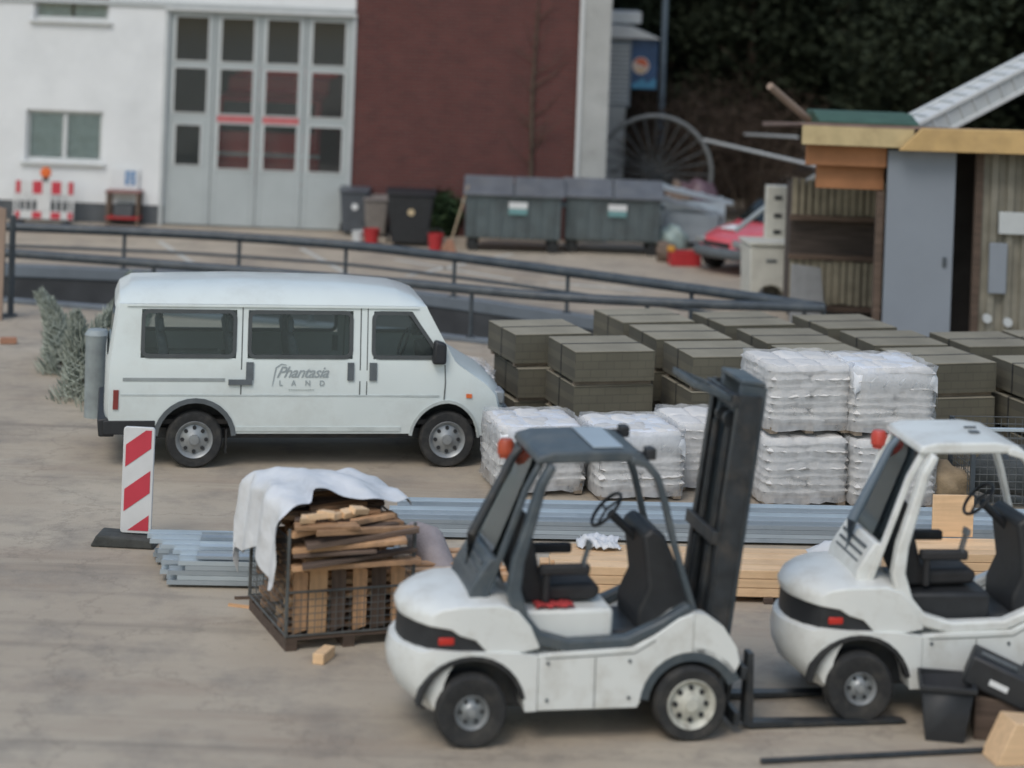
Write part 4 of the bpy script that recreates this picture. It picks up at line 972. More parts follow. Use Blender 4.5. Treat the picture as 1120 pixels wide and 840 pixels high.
def sack_pallet(label, x, y, z, rz, layers, film=False, sag=0):
    t = thing('sack_pallet', label, 'sack pallet', (x, y * K, z), rz, 'pallets of white sacks')
    pallet_base(t)
    for k in range(layers):
        for i in range(2):
            for j in range(3):
                if len(proto_sacks) < 4:
                    o = sack_mesh(len(proto_sacks)).build('sack', sack_m, t, angle=80); proto_sacks.append(o)
                else:
                    o = rnd.choice(proto_sacks).copy(); C.objects.link(o); o.parent = t
                if k % 2: px, py, a = .27 + i * .54, .18 + j * .33, 0
                else: px, py, a = .19 + j * .35, .26 + i * .5, math.pi / 2
                # outward bulge
                o.location = (px + rnd.uniform(-.015, .015), py + rnd.uniform(-.015, .015), .18 + k * .088); o.rotation_euler = (rnd.uniform(-.05, .05), rnd.uniform(-.05, .05), a + rnd.uniform(-.06, .06)); s = rnd.uniform(1.08, 1.15); o.scale = (s, s, .98)
    wr = MB(); m_ = 44; rows = []; ht = .17 + layers * .088
    for j in range(9):
        row = []
        for i in range(m_):
            q = i / m_ * 4; sd = int(q); f = q - sd
            x_, y_ = {0: (f, 0), 1: (1, f), 2: (1 - f, 1), 3: (0, 1 - f)}[sd]
            o_ = .03 + .014 * math.sin(3 * i + 2 * j) + .012 * rnd.random() - (.05 if f < .06 or f > .94 else 0)
            cx_, cy2 = x_ - .5, y_ - .5; mx_ = max(abs(cx_), abs(cy2)) * 2
            row.append(wr.bm.verts.new((.54 + cx_ * (1.10 + 2 * o_), .50 + cy2 * (1.02 + 2 * o_), .06 + (ht - .06) * j / 8 + .012 * rnd.uniform(-1, 1))))
        rows.append(row)
    for j in range(8):
        for i in range(m_): wr.bm.faces.new((rows[j][i], rows[j][(i + 1) % m_], rows[j + 1][(i + 1) % m_], rows[j + 1][i]))
    wr.build('shrink_wrap', wrap_m, t, angle=80)
    t.scale = (.86, .96, 1)
    if film:
        mb = MB(); bm = mb.bm; n = 14; zt = .155 + layers * .088
        G = []
        for j in range(n + 1):
            row = []
            for i in range(n + 1):
                u, v = -.12 + 1.32 * i / n, -.12 + 1.24 * j / n
                ex = max(0, -u + .0, u - 1.08) + max(0, -v, v - 1.0)
                zz = zt + .012 * math.sin(9 * u + 5 * v) * math.sin(7 * v) - (ex * 1.9 if ex > 0 else 0) + .01 * rnd.uniform(-1, 1)
                uu = min(max(u, -.03 - .01 * rnd.random()), 1.11); vv = min(max(v, -.03 - .01 * rnd.random()), 1.03)
                row.append(bm.verts.new((uu, vv, zz)))
            G.append(row)
        for j in range(n):
            for i in range(n): bm.faces.new((G[j][i], G[j][i + 1], G[j + 1][i + 1], G[j + 1][i]))
        o = mb.build('film_cover', film_m, t, angle=80); m_ = o.modifiers.new('s', 'SOLIDIFY'); m_.thickness = .004
    return t
yw = R(13)
sack_pallet('pallet of white sacks in front of the minibus bumper, behind the dark cab', .10, 18.2, 0, yw, 7, True)
sack_pallet('bulging pallet of white sacks seen through the dark cab beside the mast', 1.20, 18.15, 0, yw, 7, True)
sack_pallet('pallet of white sacks half hidden behind the dark mast', 2.1, 18.6, 0, yw, 7, False)
sack_pallet('lower sack pallet of the left twin pile', 3.03, 18.15, 0, yw, 7)
sack_pallet('upper sack pallet of the left twin pile, just right of the mast head', 3.05, 18.2, .79, yw, 7)
sack_pallet('lower sack pallet of the right twin pile', 4.03, 18.2, 0, yw, 7)
sack_pallet('upper sack pallet of the right twin pile with a smooth white film top', 4.00, 18.25, .79, yw, 7, True)
sack_pallet('white covered sack pallet behind the minibus bonnet', -.95, 20.5, 0, yw, 7, True)

# ================================================================ STEEL AND TIMBER
def bundle(label, loc, rz, L, items, m_list, name, cat, grp=None):
    """items: (y, z, width, thickness, x offset, length factor)"""
    t = thing(name, label, cat, loc, rz, grp)
    for i, (y, z, w_, th, xo, lf) in enumerate(items):
        mb = MB()
        if name == 'steel_bundle':
            # folded channel
            mb.prism([(y, z), (y + w_, z), (y + w_, z + th), (y + w_ - .01, z + th), (y + w_ - .01, z + .01), (y + .01, z + .01), (y + .01, z + th), (y, z + th)], xo, xo + L * lf, 'x')
            o = mb.build('channel', m_list[i % len(m_list)], t, smooth=False)
        else:
            mb.bx((xo, y, z), (xo + L * lf, y + w_, z + th)); o = mb.build('plank', m_list[i % len(m_list)], t, bevel=.006)
    return t
it = []
for k in range(6):
    for j in range(5): it.append((k * .185, .03 + j * .045, .17, .042, rnd.uniform(-.10, .12) - .05 * k, rnd.uniform(.97, 1.03)))
for k in range(3): it.append((.05 + k * .33, .255, .2, .03, rnd.uniform(0, .2), .95))
mats_g = [galv, galv_l, galv, galv, galv_l]
pL = gp(190, 643)
bundle('bundle of blue grey galvanised channels lying behind the striped beacon', pL + Vector((0, 0, 0)), R(4), 2.0, it, mats_g, 'steel_bundle', 'steel bundle')
it = []
for k in range(5):
    for j in range(4): it.append((k * .185, .03 + j * .045, .17, .042, rnd.uniform(-.10, .12), rnd.uniform(.98, 1.02)))
bundle('long bundle of blue grey channels between the white sacks and the pale timber', (-.95, 16.75 * K, 0), R(4.5), 7.6, it, mats_g, 'steel_bundle', 'steel bundle')
it = []
for k in range(4):
    for j in range(3): it.append((k * .205, .06 + j * .085, .19, .08, rnd.uniform(-.12, .12), rnd.uniform(.97, 1.03)))
pt = gp(602, 655)
tb = bundle('stack of fresh pale timber planks behind the dark forklift', pt, R(3), 2.45, it, [wood_pale], 'timber_stack', 'timber')
for x in (.3, 2.0):
    mb = MB(); mb.bx((x, -.02, .0), (x + .09, .84, .058)); mb.build('bearer', wood_dark, tb, bevel=.005)
p = gp(596, 660)
it = []
for k in range(3):
    for j in range(3): it.append((k * .205, .06 + j * .085, .19, .08, rnd.uniform(-.12, .12), rnd.uniform(.97, 1.03)))
tb2 = bundle('stack of fresh pale timber planks showing through the white cab', gp(985, 640), R(5), 2.3, it, [wood_pale], 'timber_stack', 'timber')
mb = MB(); mb.bx((0, 0, 0), (.42, .03, .42)); single(mb, 'plywood_sheet', wood_pale, 'pale plywood board standing up behind the steering wheel of the white cab', 'board', gp(1020, 625) + Vector((0, .1, .32)), R(5), bevel=.004)
# crumpled plastic
def crumple(name, label, loc, sx, sy, h, seed, m=sheet_m):
    r = random.Random(seed); mb = MB(); bm = mb.bm; n = 18; G = []
    ph = [r.uniform(0, 6) for _ in range(6)]
    for j in range(n + 1):
        row = []
        for i in range(n + 1):
            u, v = -1 + 2 * i / n, -1 + 2 * j / n; rr = math.hypot(u, v)
            e = max(0, 1 - rr ** 2 * .75)
            z = h * e * (.6 + .25 * math.sin(4 * u + ph[0]) + .25 * math.sin(5 * v + ph[1] + 2 * u)) + .03 * abs(math.sin(9 * u + ph[2] + 3 * v)) + .02 * r.random()
            row.append(bm.verts.new((sx * (u + .12 * math.sin(3 * v + ph[3])), sy * (v + .12 * math.sin(3 * u + ph[4])), max(.01, z))))
        G.append(row)
    for j in range(n):
        for i in range(n): bm.faces.new((G[j][i], G[j][i + 1], G[j + 1][i + 1], G[j + 1][i]))
    o = single(mb, name, m, label, 'plastic sheet', loc, angle=60); q = o.modifiers.new('s', 'SOLIDIFY'); q.thickness = .004
    return o
crumple('plastic_sheet', 'crumpled white plastic sheet at the right end of the pale timber stack', gp(905, 634), .42, .55, .38, 3)
crumple('plastic_sheet', 'small crumpled white sheet lying on the pale timber stack', gp(655, 640) + Vector((0, .25, .31)), .2, .2, .1, 5)

# ================================================================ WIRE CRATE WITH SCRAP WOOD
pc0 = gp(312, 713)
cy_ = R(21)
t = thing('wire_crate', 'rusty wire mesh crate standing on the yard, filled with scrap wood', 'crate', pc0, cy_)
cw, cd, ch = 1.12, 1.25, .92
mb = MB()
for k in range(4): mb.bx((.0, k * (cd - .1) / 3, .09), (cw, k * (cd - .1) / 3 + .1, .115))
for x in (0, cw / 2 - .05, cw - .1): mb.bx((x, 0, .0), (x + .1, cd, .088))
mb.build('base', wood_dark, t, smooth=False)
for (x, y) in ((0, 0), (cw, 0), (0, cd), (cw, cd)): mb = MB(); mb.box((x, y, .12 + ch / 2), (.026, .026, ch)); mb.build('corner_post', wire_m, t, bevel=.005)
def mesh_panel(p0, p1, z0, z1, nm='mesh_panel'):
    mb = MB(); p0, p1 = Vector(p0), Vector(p1); n = int((p1 - p0).length / .06)
    for k in range(n + 1): q = p0.lerp(p1, k / n); mb.cyl((q.x, q.y, z0), (q.x, q.y, z1), .0035, seg=4, caps=False)
    z = z0
    while z <= z1 + .001: mb.cyl((p0.x, p0.y, z), (p1.x, p1.y, z), .0035, seg=4, caps=False); z += .06
    for z in (z0, z1): mb.cyl((p0.x, p0.y, z), (p1.x, p1.y, z), 0.009, seg=6)
    mb.build(nm, wire_m, t)
mesh_panel((0, 0, 0), (cw, 0, 0), .13, .50); mesh_panel((0, 0, 0), (0, cd, 0), .13, .95); mesh_panel((cw, 0, 0), (cw, cd, 0), .13, .95); mesh_panel((0, cd, 0), (cw, cd, 0), .13, .95)
Mc = Matrix.Translation(pc0) @ rotz(cy_)
rw = random.Random(12)
woods = [wood_mid, wood_mid, wood_pale, wood_dark, wood_mid]
nlab = 0
wt = {'flat': 'scrap board', 'up': 'scrap board'}
def scrap(cx, cy, cz, L, w_, th, rx, ry, rzz, m, label):
    mb = MB(); mb.bm
    ps = [(-L / 2, -w_ / 2), (L / 2, -w_ / 2 + rw.uniform(0, .02)), (L / 2 - rw.uniform(0, .05), w_ / 2), (-L / 2 + rw.uniform(0, .06), w_ / 2)]
    mb.prism(ps, -th / 2, th / 2, 'z')
    o = mb.build('scrap_board', m, bevel=.003)
    o.matrix_world = Mc @ Matrix.Translation((cx, cy, cz)) @ Matrix.Rotation(rzz, 4, 'Z') @ Matrix.Rotation(ry, 4, 'Y') @ Matrix.Rotation(rx, 4, 'X')
    tag(o, label, 'scrap wood', 'scrap boards in the wire crate')
# upright boards standing inside at the front
upx = [.13, .29, .47, .66, .83, 1.0]
unm = ['first upright board from the left at the crate front', 'broad pale upright board, second from the left at the crate front', 'dark upright board, third from the left at the crate front', 'brown upright board right of the middle of the crate front', 'grey brown upright board, fifth along the crate front', 'upright board at the right corner of the crate front']
for i, x in enumerate(upx): scrap(x, .07, .40, .56, .13 + .03 * (i == 1), .022, R(90), R(90), 0, [wood_mid, mat('orange tan board', (.56, .35, .19), .8, .15, 4, stretch=(.6, 6, 6)), wood_dark, wood_mid, wood_dark, wood_mid][i], unm[i])
# inner fill, boards lying in rows; all labelled by layer
grpn = 'scrap boards in the wire crate'
ordn = ['lowest', 'second lowest', 'middle', 'second highest', 'highest']
for k in range(9):
    for j in range(7):
        z = .14 + k * .062; y = .22 + j * .15
        if k > 5 and j == 0: pass
        scrap(.55 + rw.uniform(-.05, .05), y, z, 1.0 + rw.uniform(-.06, .03), .115, .045, rw.uniform(-.05, .05), rw.uniform(-.03, .03), rw.uniform(-.03, .03), rw.choice(woods), 'board of the scrap wood lying packed inside the wire crate')
for k in range(7):
    for j in range(6):
        z = .72 + k * .058; y = -.06 + j * .2 + rw.uniform(-.03, .03)
        L = rw.uniform(.55, 1.15); x = .56 + rw.uniform(-.22, .22) * (1.2 - L) * 2
        if k == 6 and j < 2: L *= .6; x = .3
        scrap(x, y, z, L, rw.uniform(.09, .16), rw.uniform(.03, .05), rw.uniform(-.12, .12), rw.uniform(-.09, .09), rw.uniform(-.30, .30), rw.choice(woods), 'loose board of the scrap wood heaped above the crate rim')
for i in range(6): scrap(.12 + i * .10, -.05 + .02 * i, 1.13 + .012 * (i % 3), .16 + .03 * (i % 2), .10, .05, rw.uniform(-.2, .2), rw.uniform(-.2, .2), rw.uniform(-.6, .6), wood_pale, 'pale short offcut on top of the wood heap beside the white sheet')
# white sheet draped
mb = MB(); bm = mb.bm; n = 30; G = []
rs = random.Random(4)
def sheet_z(u, v):
    return 1.14 + .20 * math.exp(-((u - .32) ** 2 + (v - .70) ** 2) * 3.2) + .035 * math.sin(7 * u + 4 * v) * math.sin(5 * v - 2 * u) + .02 * math.sin(15 * u + 6 * v) + .012 * abs(math.sin(23 * u + 11 * v)) + .010 * abs(math.sin(31 * v - 9 * u))
for j in range(n + 1):
    row = []
    for i in range(n + 1):
        u, v = -.62 + 1.95 * i / n, .18 + 1.4 * j / n
        # front hem runs aslant so that the wood shows at the front right
        vf = .25 + .32 * (1 - abs(1 - 2 * (u - .0))) * .2 if u < .2 else .30 + .08 * math.sin(6 * u)
        v = vf + (1.62 - vf) * j / n
        if u < .25: v = (.02 + .12 * math.sin(4 * u)) + (1.62 - .02) * j / n
        x, y = u, v
        ex = max(0, -.05 - u); ey = max(0, v - 1.28); exr = max(0, u - 1.16)
        z = sheet_z(min(max(u, 0), 1.1), min(v, 1.25))
        x = max(u, -.05 - .22 * ex - .0); y = min(v, 1.28 + .12 * ey); x = min(x, 1.16 + .35 * exr)
        fold = .045 * math.sin(14 * v + 3 * u)
        if ex > 0: z -= ex * (1.15 + .12 * math.sin(7 * v)); x += fold * .8 + .16 * ex - .05
        if ey > 0: z -= ey * 1.3; y += .04 * math.sin(13 * u)
        if exr > 0: z -= exr * .6
        z += .022 * abs(math.sin(6 * (u + .8 * v) + 2.2 * math.sin(3 * v))) - .018 * abs(math.sin(9 * (u - .6 * v) + 1.5 * math.sin(5 * u)))
        x += rs.uniform(-.006, .006); z += rs.uniform(-.006, .006)
        row.append(bm.verts.new((x, y, z)))
    G.append(row)
for j in range(n):
    for i in range(n): bm.faces.new((G[j][i], G[j][i + 1], G[j + 1][i + 1], G[j + 1][i]))
o = single(mb, 'plastic_sheet', sheet_m, 'white plastic sheet draped over the scrap wood in the wire crate', 'plastic sheet', pc0, cy_, angle=80)
q = o.modifiers.new('s', 'SOLIDIFY'); q.thickness = .002
q = o.modifiers.new('sub', 'SUBSURF'); q.levels = 1; q.render_levels = 1
mb = MB(); mb.box((0, 0, .045), (.1, .26, .09)); single(mb, 'wood_offcut', wood_pale, 'orange tan wooden offcut lying on the ground before the wire crate', 'wood', gp(354, 722), -.3, bevel=.006)
# chips on the ground
for i, (u, v, lb) in enumerate(((285, 672, 'thin wood splinter on the ground left of the wire crate'), (262, 664, 'short wood splinter near the end of the steel bundle'), (272, 655, 'brown bark strip on the ground between crate and steel bundle'))):
    mb = MB(); mb.box((0, 0, .012), (.16 + .05 * i, .03, .022)); single(mb, 'wood_splinter', (wood_pale, wood_mid, wood_dark)[i], lb, 'wood', gp(u, v), rnd.uniform(-.5, .5))

# grey wrapped log / rolled material right of crate
pr = gp(452, 690)
mb = MB(); mb.tube([(0, .9, .55), (.12, .45, .60), (.30, 0, .42), (.42, -.25, .2)], [.13, .15, .14, .10], 12)
for v in mb.bm.verts: v.co += Vector((.015 * math.sin(20 * v.co.z), 0, .02 * math.sin(17 * v.co.y)))
single(mb, 'rolled_tarp', mat('pinkish grey tarp', (.33, .29, .29), .7, .15, 5, bump=.5), 'pinkish grey rolled tarpaulin leaning on the right of the wire crate', 'tarpaulin', pr + Vector((-.05, .2, 0)), .0, angle=60)
t = thing('wooden_pallets', 'low pile of grey wooden pallets between the wire crate and the dark forklift', 'pallets', gp(440, 700), R(12))
for k in range(4):
    mb = MB(); z = k * .14
    for j in range(5): mb.bx((-.1, j * .2, z + .105), (.95, j * .2 + .11, z + .125))
    for x in (-.1, .38, .85): mb.bx((x, 0, z), (x + .1, .91, z + .103))
    mb.build('pallet', (wood_pallet, wood_mid)[k % 2], t, smooth=False)

# ================================================================ BEACON
pb = gp(148, 596)
t = thing('traffic_beacon', 'upright red and white striped traffic beacon at the corner of the steel bundle', 'beacon', pb, R(-3))
bw2, bz0, bz1 = .155, .12, 1.17
mb = MB(); mb.prism(rrect(-bw2, bz0, bw2, bz1, .03), -.02, .02); mb.build('board', refl_white, t, bevel=.006)
def clip_poly(poly, f):   # keep f(p) >= 0
    out = []
    for i in range(len(poly)):
        a, b = poly[i], poly[(i + 1) % len(poly)]; fa, fb = f(a), f(b)
        if fa >= 0: out.append(a)
        if (fa >= 0) != (fb >= 0):
            q = fa / (fa - fb); out.append((a[0] + (b[0] - a[0]) * q, a[1] + (b[1] - a[1]) * q))
    return out
m_ = .028
for zc in (-.02, .42, .86, 1.3):
    z0 = bz0 + zc
    poly = [(-.3, z0 - .3 * .75 - .11 + .0), (.3, z0 + .3 * .75 - .11), (.3, z0 + .3 * .75 + .11), (-.3, z0 - .3 * .75 + .11)]
    for f in (lambda p: p[0] + bw2 - m_, lambda p: bw2 - m_ - p[0], lambda p: p[1] - bz0 - m_, lambda p: bz1 - m_ - p[1]):
        if len(poly) > 2: poly = clip_poly(poly, f)
    if len(poly) > 2: mb = MB(); mb.prism(poly, -.0245, -.0215); mb.build('red_stripe', refl_red, t, smooth=False)
mb = MB(); mb.box((0, 0, .10), (.06, .03, .14)); mb.build('stem', black_plastic, t)
mb = MB(); mb.prism([(-.42, 0), (.22, 0), (.18, .10), (-.36, .12)], -.16, .16); mb.build('foot', mat('recycled rubber foot', (.055, .058, .055), .9, .3, 8, bump=.4), t, bevel=.02)

# ================================================================ NETTED CONIFERS
def conifer(label, loc, h, w_, lean, az, seed):
    r = random.Random(seed); t = thing('netted_conifer', label, 'tree', loc, az, 'netted young conifers behind the minibus')
    t.rotation_euler = (lean * .4, lean, az)
    mb = MB(); mb.tube([(0, 0, 0), (0, 0, h)], [.035, .008], 8); mb.build('trunk', bark, t)
    mb = MB(); bm = mb.bm
    for k in range(2200):
        z = h * (r.random() ** .8); rr = w_ * (1.05 - z / h) * (.35 + .75 * r.random()) * (1 + .25 * math.sin(9 * z + seed)) + .02; a = r.uniform(0, 6.28)
        p = Vector((rr * math.cos(a), rr * math.sin(a), z)); d = Vector((math.cos(a) * .45, math.sin(a) * .45, 1)).normalized(); s_ = d.cross(Vector((r.uniform(-1, 1), r.uniform(-1, 1), .1))).normalized()
        L = .09 * r.uniform(.6, 1.5)
        bm.faces.new([bm.verts.new(p - d * L), bm.verts.new(p + s_ * .014), bm.verts.new(p + d * L), bm.verts.new(p - s_ * .014)])
    mb.build('branches', needle_m, t, smooth=False)
    mb = MB()
    for k in range(11):
        for dr in (1, -1):
            pts = []
            for i in range(15):
                z = h * (.04 + .9 * i / 14); a = dr * (i * (.35 + .04 * k)) + k * .9; rr = w_ * (1.08 - z / h) * r.uniform(.75, 1.1) + .03
                pts.append((rr * math.cos(a), rr * math.sin(a), z))
            mb.tube(pts, .0035, 4)
    mb.build('net', net_m, t)
ctab = [(72, 408, 1.0, .30, -.30, 0, 'conifer in pale netting, the leftmost of the group and leaning left'), (94, 436, 1.1, .34, -.15, 1, 'conifer in pale netting, second from the left'), (104, 412, 1.45, .36, .30, 2, 'conifer in pale netting at the back, its tip pointing to the minibus roof'),
        (118, 446, 1.35, .34, .12, 2.5, 'conifer in pale netting standing close to the rear door of the minibus'), (84, 396, 1.1, .28, -.55, .4, 'short conifer in pale netting with its tip fallen to the left'), (128, 420, 1.5, .36, .22, 1.2, 'conifer in pale netting right behind the minibus corner')]
for i, (u, v, h, w_, ln, az, lb) in enumerate(ctab): conifer(lb, gp(u, v), h, w_, ln, az * .3, 50 + i)
mb = MB(); mb.lathe([(0, 0), (.13, 0), (.145, 1.0), (.16, 1.04), (.12, 1.10), (0, 1.12)], (0, 0, 0), 'z', 18)
single(mb, 'grey_drum', mat('grey drum', (.27, .31, .32), .6, .2, 5), 'narrow grey drum standing between the conifers and the minibus rear', 'drum', gp(103, 456), angle=40)

# ================================================================ MINIBUS
def cut(bm, co, no): bmesh.ops.bisect_plane(bm, geom=bm.verts[:] + bm.edges[:] + bm.faces[:], plane_co=co, plane_no=no, dist=1e-5)
def make_wheel(parent, x, y, r, rr, w_, mt, mr, side, holes=8):
    mb = MB(); a = w_ / 2
    mb.lathe([(rr * .98, -a * .9), (rr * 1.12, -a), (r * .93, -a), (r * .99, -a * .75), (r, -a * .3), (r, a * .3), (r * .99, a * .75), (r * .93, a), (rr * 1.12, a), (rr * .98, a * .9)], (x, y, r), 'y', 36, False)
    wo = mb.build('wheel', mt, parent, angle=50)
    o_ = y + side * a
    s = side
    mb = MB(); mb.lathe([(rr * 1.06, o_ - s * .012 - y), (rr * 1.02, o_ + s * .004 - y), (rr * .88, o_ - s * .02 - y), (rr * .80, o_ - s * .05 - y), (rr * .45, o_ - s * .025 - y), (rr * .30, o_ - s * .01 - y), (rr * .26, o_ + s * .012 - y), (rr * .01, o_ + s * .015 - y)], (x, y, r), 'y', 32, False)
    ro = mb.build('rim', mr, wo, angle=40)
    for k in range(holes):
        mb = MB(); t_ = 2 * math.pi * k / holes
        cx, cz = x + rr * .66 * math.cos(t_), r + rr * .66 * math.sin(t_); mb.cyl((cx, o_ - s * .06, cz), (cx, o_ - s * .026, cz), rr * .11, seg=10); mb.build('rim_hole', black_plastic, wo)
    return wo
VL = 3.72
def van():
    Pr, Pf = gp(211, 511), gp(484, 509)
    yaw = math.atan2(Pf.y - Pr.y, Pf.x - Pr.x); yaw = (yaw + R(9)) / 2
    wb = 2.92
    base = Pr - rotz(yaw).to_3x3() @ Vector((0, -.86, 0))
    t = thing('minibus', 'white minibus with faded lettering on its sliding door', 'minibus', base, yaw)
    wr = .325
    prof = [(-.99, .42), (-1.03, .60), (-1.03, 1.15), (-.95, 1.80), (-.90, 1.94), (-.76, 2.03), (.4, 2.07), (1.7, 2.05), (2.3, 2.00), (2.50, 1.94),
            (2.62, 1.88), (2.98, 1.24), (3.2, 1.13), (3.45, 1.00), (3.58, .88), (3.64, .70), (3.64, .40), (wb + .42, .40)] + arc(wb, .34, .42, 8, 172, 12) + [(wb - .43, .40), (.43, .40)] + arc(0, .34, .42, 8, 172, 12) + [(-.43, .40)]
    mb = MB(); mb.prism(prof, -1, 1); bm = mb.bm
    for z in (.55, .80, 1.05, 1.20, 1.26, 1.50, 1.80, 1.85, 1.92, 2.0): cut(bm, (0, 0, z), (0, 0, 1))
    for y in (-.97, -.92, -.84, -.7, -.4, 0, .4, .7, .84, .92, .97): cut(bm, (0, y, 0), (0, 1, 0))
    for x in (-.64, .44, .57, 1.78, 2.02, 2.14): cut(bm, (x, 0, 0), (1, 0, 0))
    # slanted front edge of the door window from (2.84,1.26) to (2.47,1.80)
    nx, nz = .54, .37
    cut(bm, (2.84, 0, 1.26), (nx, 0, nz))
    bm.faces.ensure_lookup_table()
    wins = {}
    for f in list(bm.faces):
        c = f.calc_center_median(); n = f.normal
        side = abs(c.y) > .999
        key = None
        if side and 1.26 < c.z < 1.80:
            if -.64 < c.x < .44: key = ('side_window', -1 if c.y < 0 else 1, 0)
            elif .57 < c.x < 1.78: key = ('side_window', -1 if c.y < 0 else 1, 1)
            elif 2.02 < c.x and (c.x - 2.84) * nx + (c.z - 1.26) * nz < 0: key = ('door_window', -1 if c.y < 0 else 1, 2)
        elif not side and c.x > 2.55 and 1.24 < c.z < 1.86 and abs(c.y) < .92: key = ('windscreen', 0, 0)
        elif not side and c.x < -.9 and 1.26 < c.z < 1.80 and abs(c.y) < .84: key = ('rear_window', 0, 0)
        if key: wins.setdefault(key, []).append(f)
    def dfm(co):
        x, y, z = co
        if z < .45: hw = .93
        elif z < 1.20: hw = .93 + .03 * math.sin((z - .45) / .75 * math.pi)
        elif z < 1.85: hw = .93 - (z - 1.20) / .65 * .11
        else: hw = .82 - (z - 1.85) / .28 * .02
        if z > 1.85: z = 1.86 + (z - 1.85) * (1 - abs(y) ** 5)
        if x > 2.9:
            q = (x - 2.9) / .84
            hw *= 1 - .10 * q * q
            if z < 1.24: x -= .13 * q * abs(y) ** 4; z -= .05 * q * abs(y) ** 4
        if x < -.85: x += .05 * abs(y) ** 8
        return Vector((x, y * hw, z))
    for key, fs in wins.items():
        g = MB(); mp = {}
        for f in fs:
            vs = []
            for v in f.verts:
                k = tuple(round(q, 5) for q in v.co)
                if k not in mp:
                    d_ = dfm(v.co); off = Vector((0, -.012 * (1 if v.co.y > 0 else -1), 0)) if key[0] in ('side_window', 'door_window') else Vector((-.012 if key[0] == 'windscreen' else .012, 0, 0))
                    mp[k] = g.bm.verts.new(d_ + off)
                vs.append(mp[k])
            g.bm.faces.new(vs)
        wo = g.build(key[0], glass_van, t, angle=60)
        if key[0] in ('side_window', 'door_window'):
            s = key[1]
            lim = {0: rrect(-.62, 1.28, .42, 1.78, .07), 1: rrect(.59, 1.28, 1.76, 1.78, .07)}.get(key[2])
            if lim is None: lim = arc(2.09, 1.71, .07, 180, 90, 4) + arc(2.42, 1.72, .06, 90, 35, 3) + [(2.80, 1.30)] + arc(2.74, 1.33, .05, -20, -90, 3) + arc(2.09, 1.35, .07, 270, 180, 4)
            fb = MB(); fb.ribbon(lim, .045, -1, 1, closed=True)
            for v in fb.bm.verts:
                q = dfm((v.co.x, s, v.co.z)); v.co = Vector((q.x, q.y + (.010 if v.co.y * s > 0 else -.014) * s, q.z))
            fb.build('window_seal', mat('dark seal', (.06, .068, .07), .6), wo, angle=60)
    for fs in wins.values(): bmesh.ops.delete(bm, geom=fs, context='FACES_ONLY')
    for v in bm.verts: v.co = dfm(v.co)
    bmesh.ops.remove_doubles(bm, verts=bm.verts, dist=.0008)
    mb.build('body', white_van, t, angle=32)
    def onside(x, z, s, off): q = dfm((x, s, z)); return Vector((q.x, q.y + s * off, q.z))
    def strip(name, path, w_, m, s, off0=-.01, off1=.006, parent=None, closed=False):
        b_ = MB(); b_.ribbon(path, w_, -1, 1, closed=closed)
        for v in b_.bm.verts: v.co = onside(v.co.x, v.co.z, s, off1 if v.co.y * s > 0 else off0)
        return b_.build(name, m, parent or t, angle=60)
    seam = mat('door gap', (.10, .11, .11), .8)
    for s in (-1, 1):
        strip('gutter', [(-.86 + .1 * k, 1.852) for k in range(35)], .035, white_van, s, -.03, .022)
        strip('door_seam', [(.505, .46), (.505, .9), (.505, 1.2), (.505, 1.5), (.505, 1.83)], .014, seam, s, -.004, .0015)
        strip('door_seam', [(1.87, .46), (1.87, .9), (1.87, 1.2), (1.87, 1.5), (1.87, 1.83)], .014, seam, s, -.004, .0015)
        strip('door_seam', [(1.95, .46), (1.95, .9), (1.95, 1.2), (1.95, 1.5), (1.95, 1.83)], .012, seam, s, -.004, .0015)
        strip('door_seam', [(2.86, 1.20), (2.87, 1.0), (2.86, .80)], .014, seam, s, -.004, .0015)
        strip('slide_track', [(-.88 + .1 * k, 1.02) for k in range(13)], .035, mat('slide track grey', (.28, .31, .31), .5), s, -.004, .006)  # grey strip along the sliding door track
        strip('crease', [(-.9 + .1 * k, .845) for k in range(38)], .018, mat('crease shade grey', (.48, .53, .53), .5), s, -.004, .004)  # grey strip stands for the shade line of the body crease
        strip('sill_trim', [(.46 + .1 * k, .455) for k in range(20)], .05, mat('sill trim', (.55, .60, .59), .5), s, -.02, .014)
        strip('door_handle', [(.60, 1.22), (.60, 1.14), (.60, 1.02)], .085, grey_plastic, s, -.004, .022)
        strip('door_handle', [(.36, .995), (.50, .995), (.63, .995)], .06, grey_plastic, s, -.004, .026)
        strip('door_handle', [(1.76, 1.22), (1.76, 1.12), (1.76, 1.02)], .075, grey_plastic, s, -.004, .022)
        strip('door_handle', [(2.02, 1.22), (2.02, 1.12), (2.02, 1.02)], .085, grey_plastic, s, -.004, .022)
        strip('tail_light', [(-.95, .68), (-.95, .90)], .06, mat('dull tail lens', (.22, .04, .035), .4), s, -.004, .012)
        strip('side_lamp', [(3.16, .86), (3.24, .86)], .045, orange_lens, s, -.004, .012)
        strip('wheel_arch', arc(0, .34, .445, 5, 175, 14), .055, grey_plastic, s, -.03, .016)
        strip('wheel_arch', arc(wb, .34, .440, 5, 175, 14), .035, mat('arch lip', (.45, .49, .48), .5), s, -.03, .012)
        make_wheel(t, 0, s * .83, wr, .205, .19, rubber, rim_silver, s); make_wheel(t, wb, s * .83, wr, .205, .19, rubber, rim_silver, s)
        mb = MB(); mb.box((.36, s * .80, .30), (.02, .2, .26)); mb.build('mudflap', rubber, t)
        mb = MB(); mb.prism([(2.70, 1.22), (2.86, 1.22), (2.86, 1.46), (2.72, 1.50)], s * .98 - .07, s * .98 + .07); mo = mb.build('mirror', black_plastic, t, bevel=.03)
        mb = MB(); mb.cyl((2.80, s * .85, 1.26), (2.79, s * .95, 1.30), .025); mb.build('mirror_arm', black_plastic, mo)
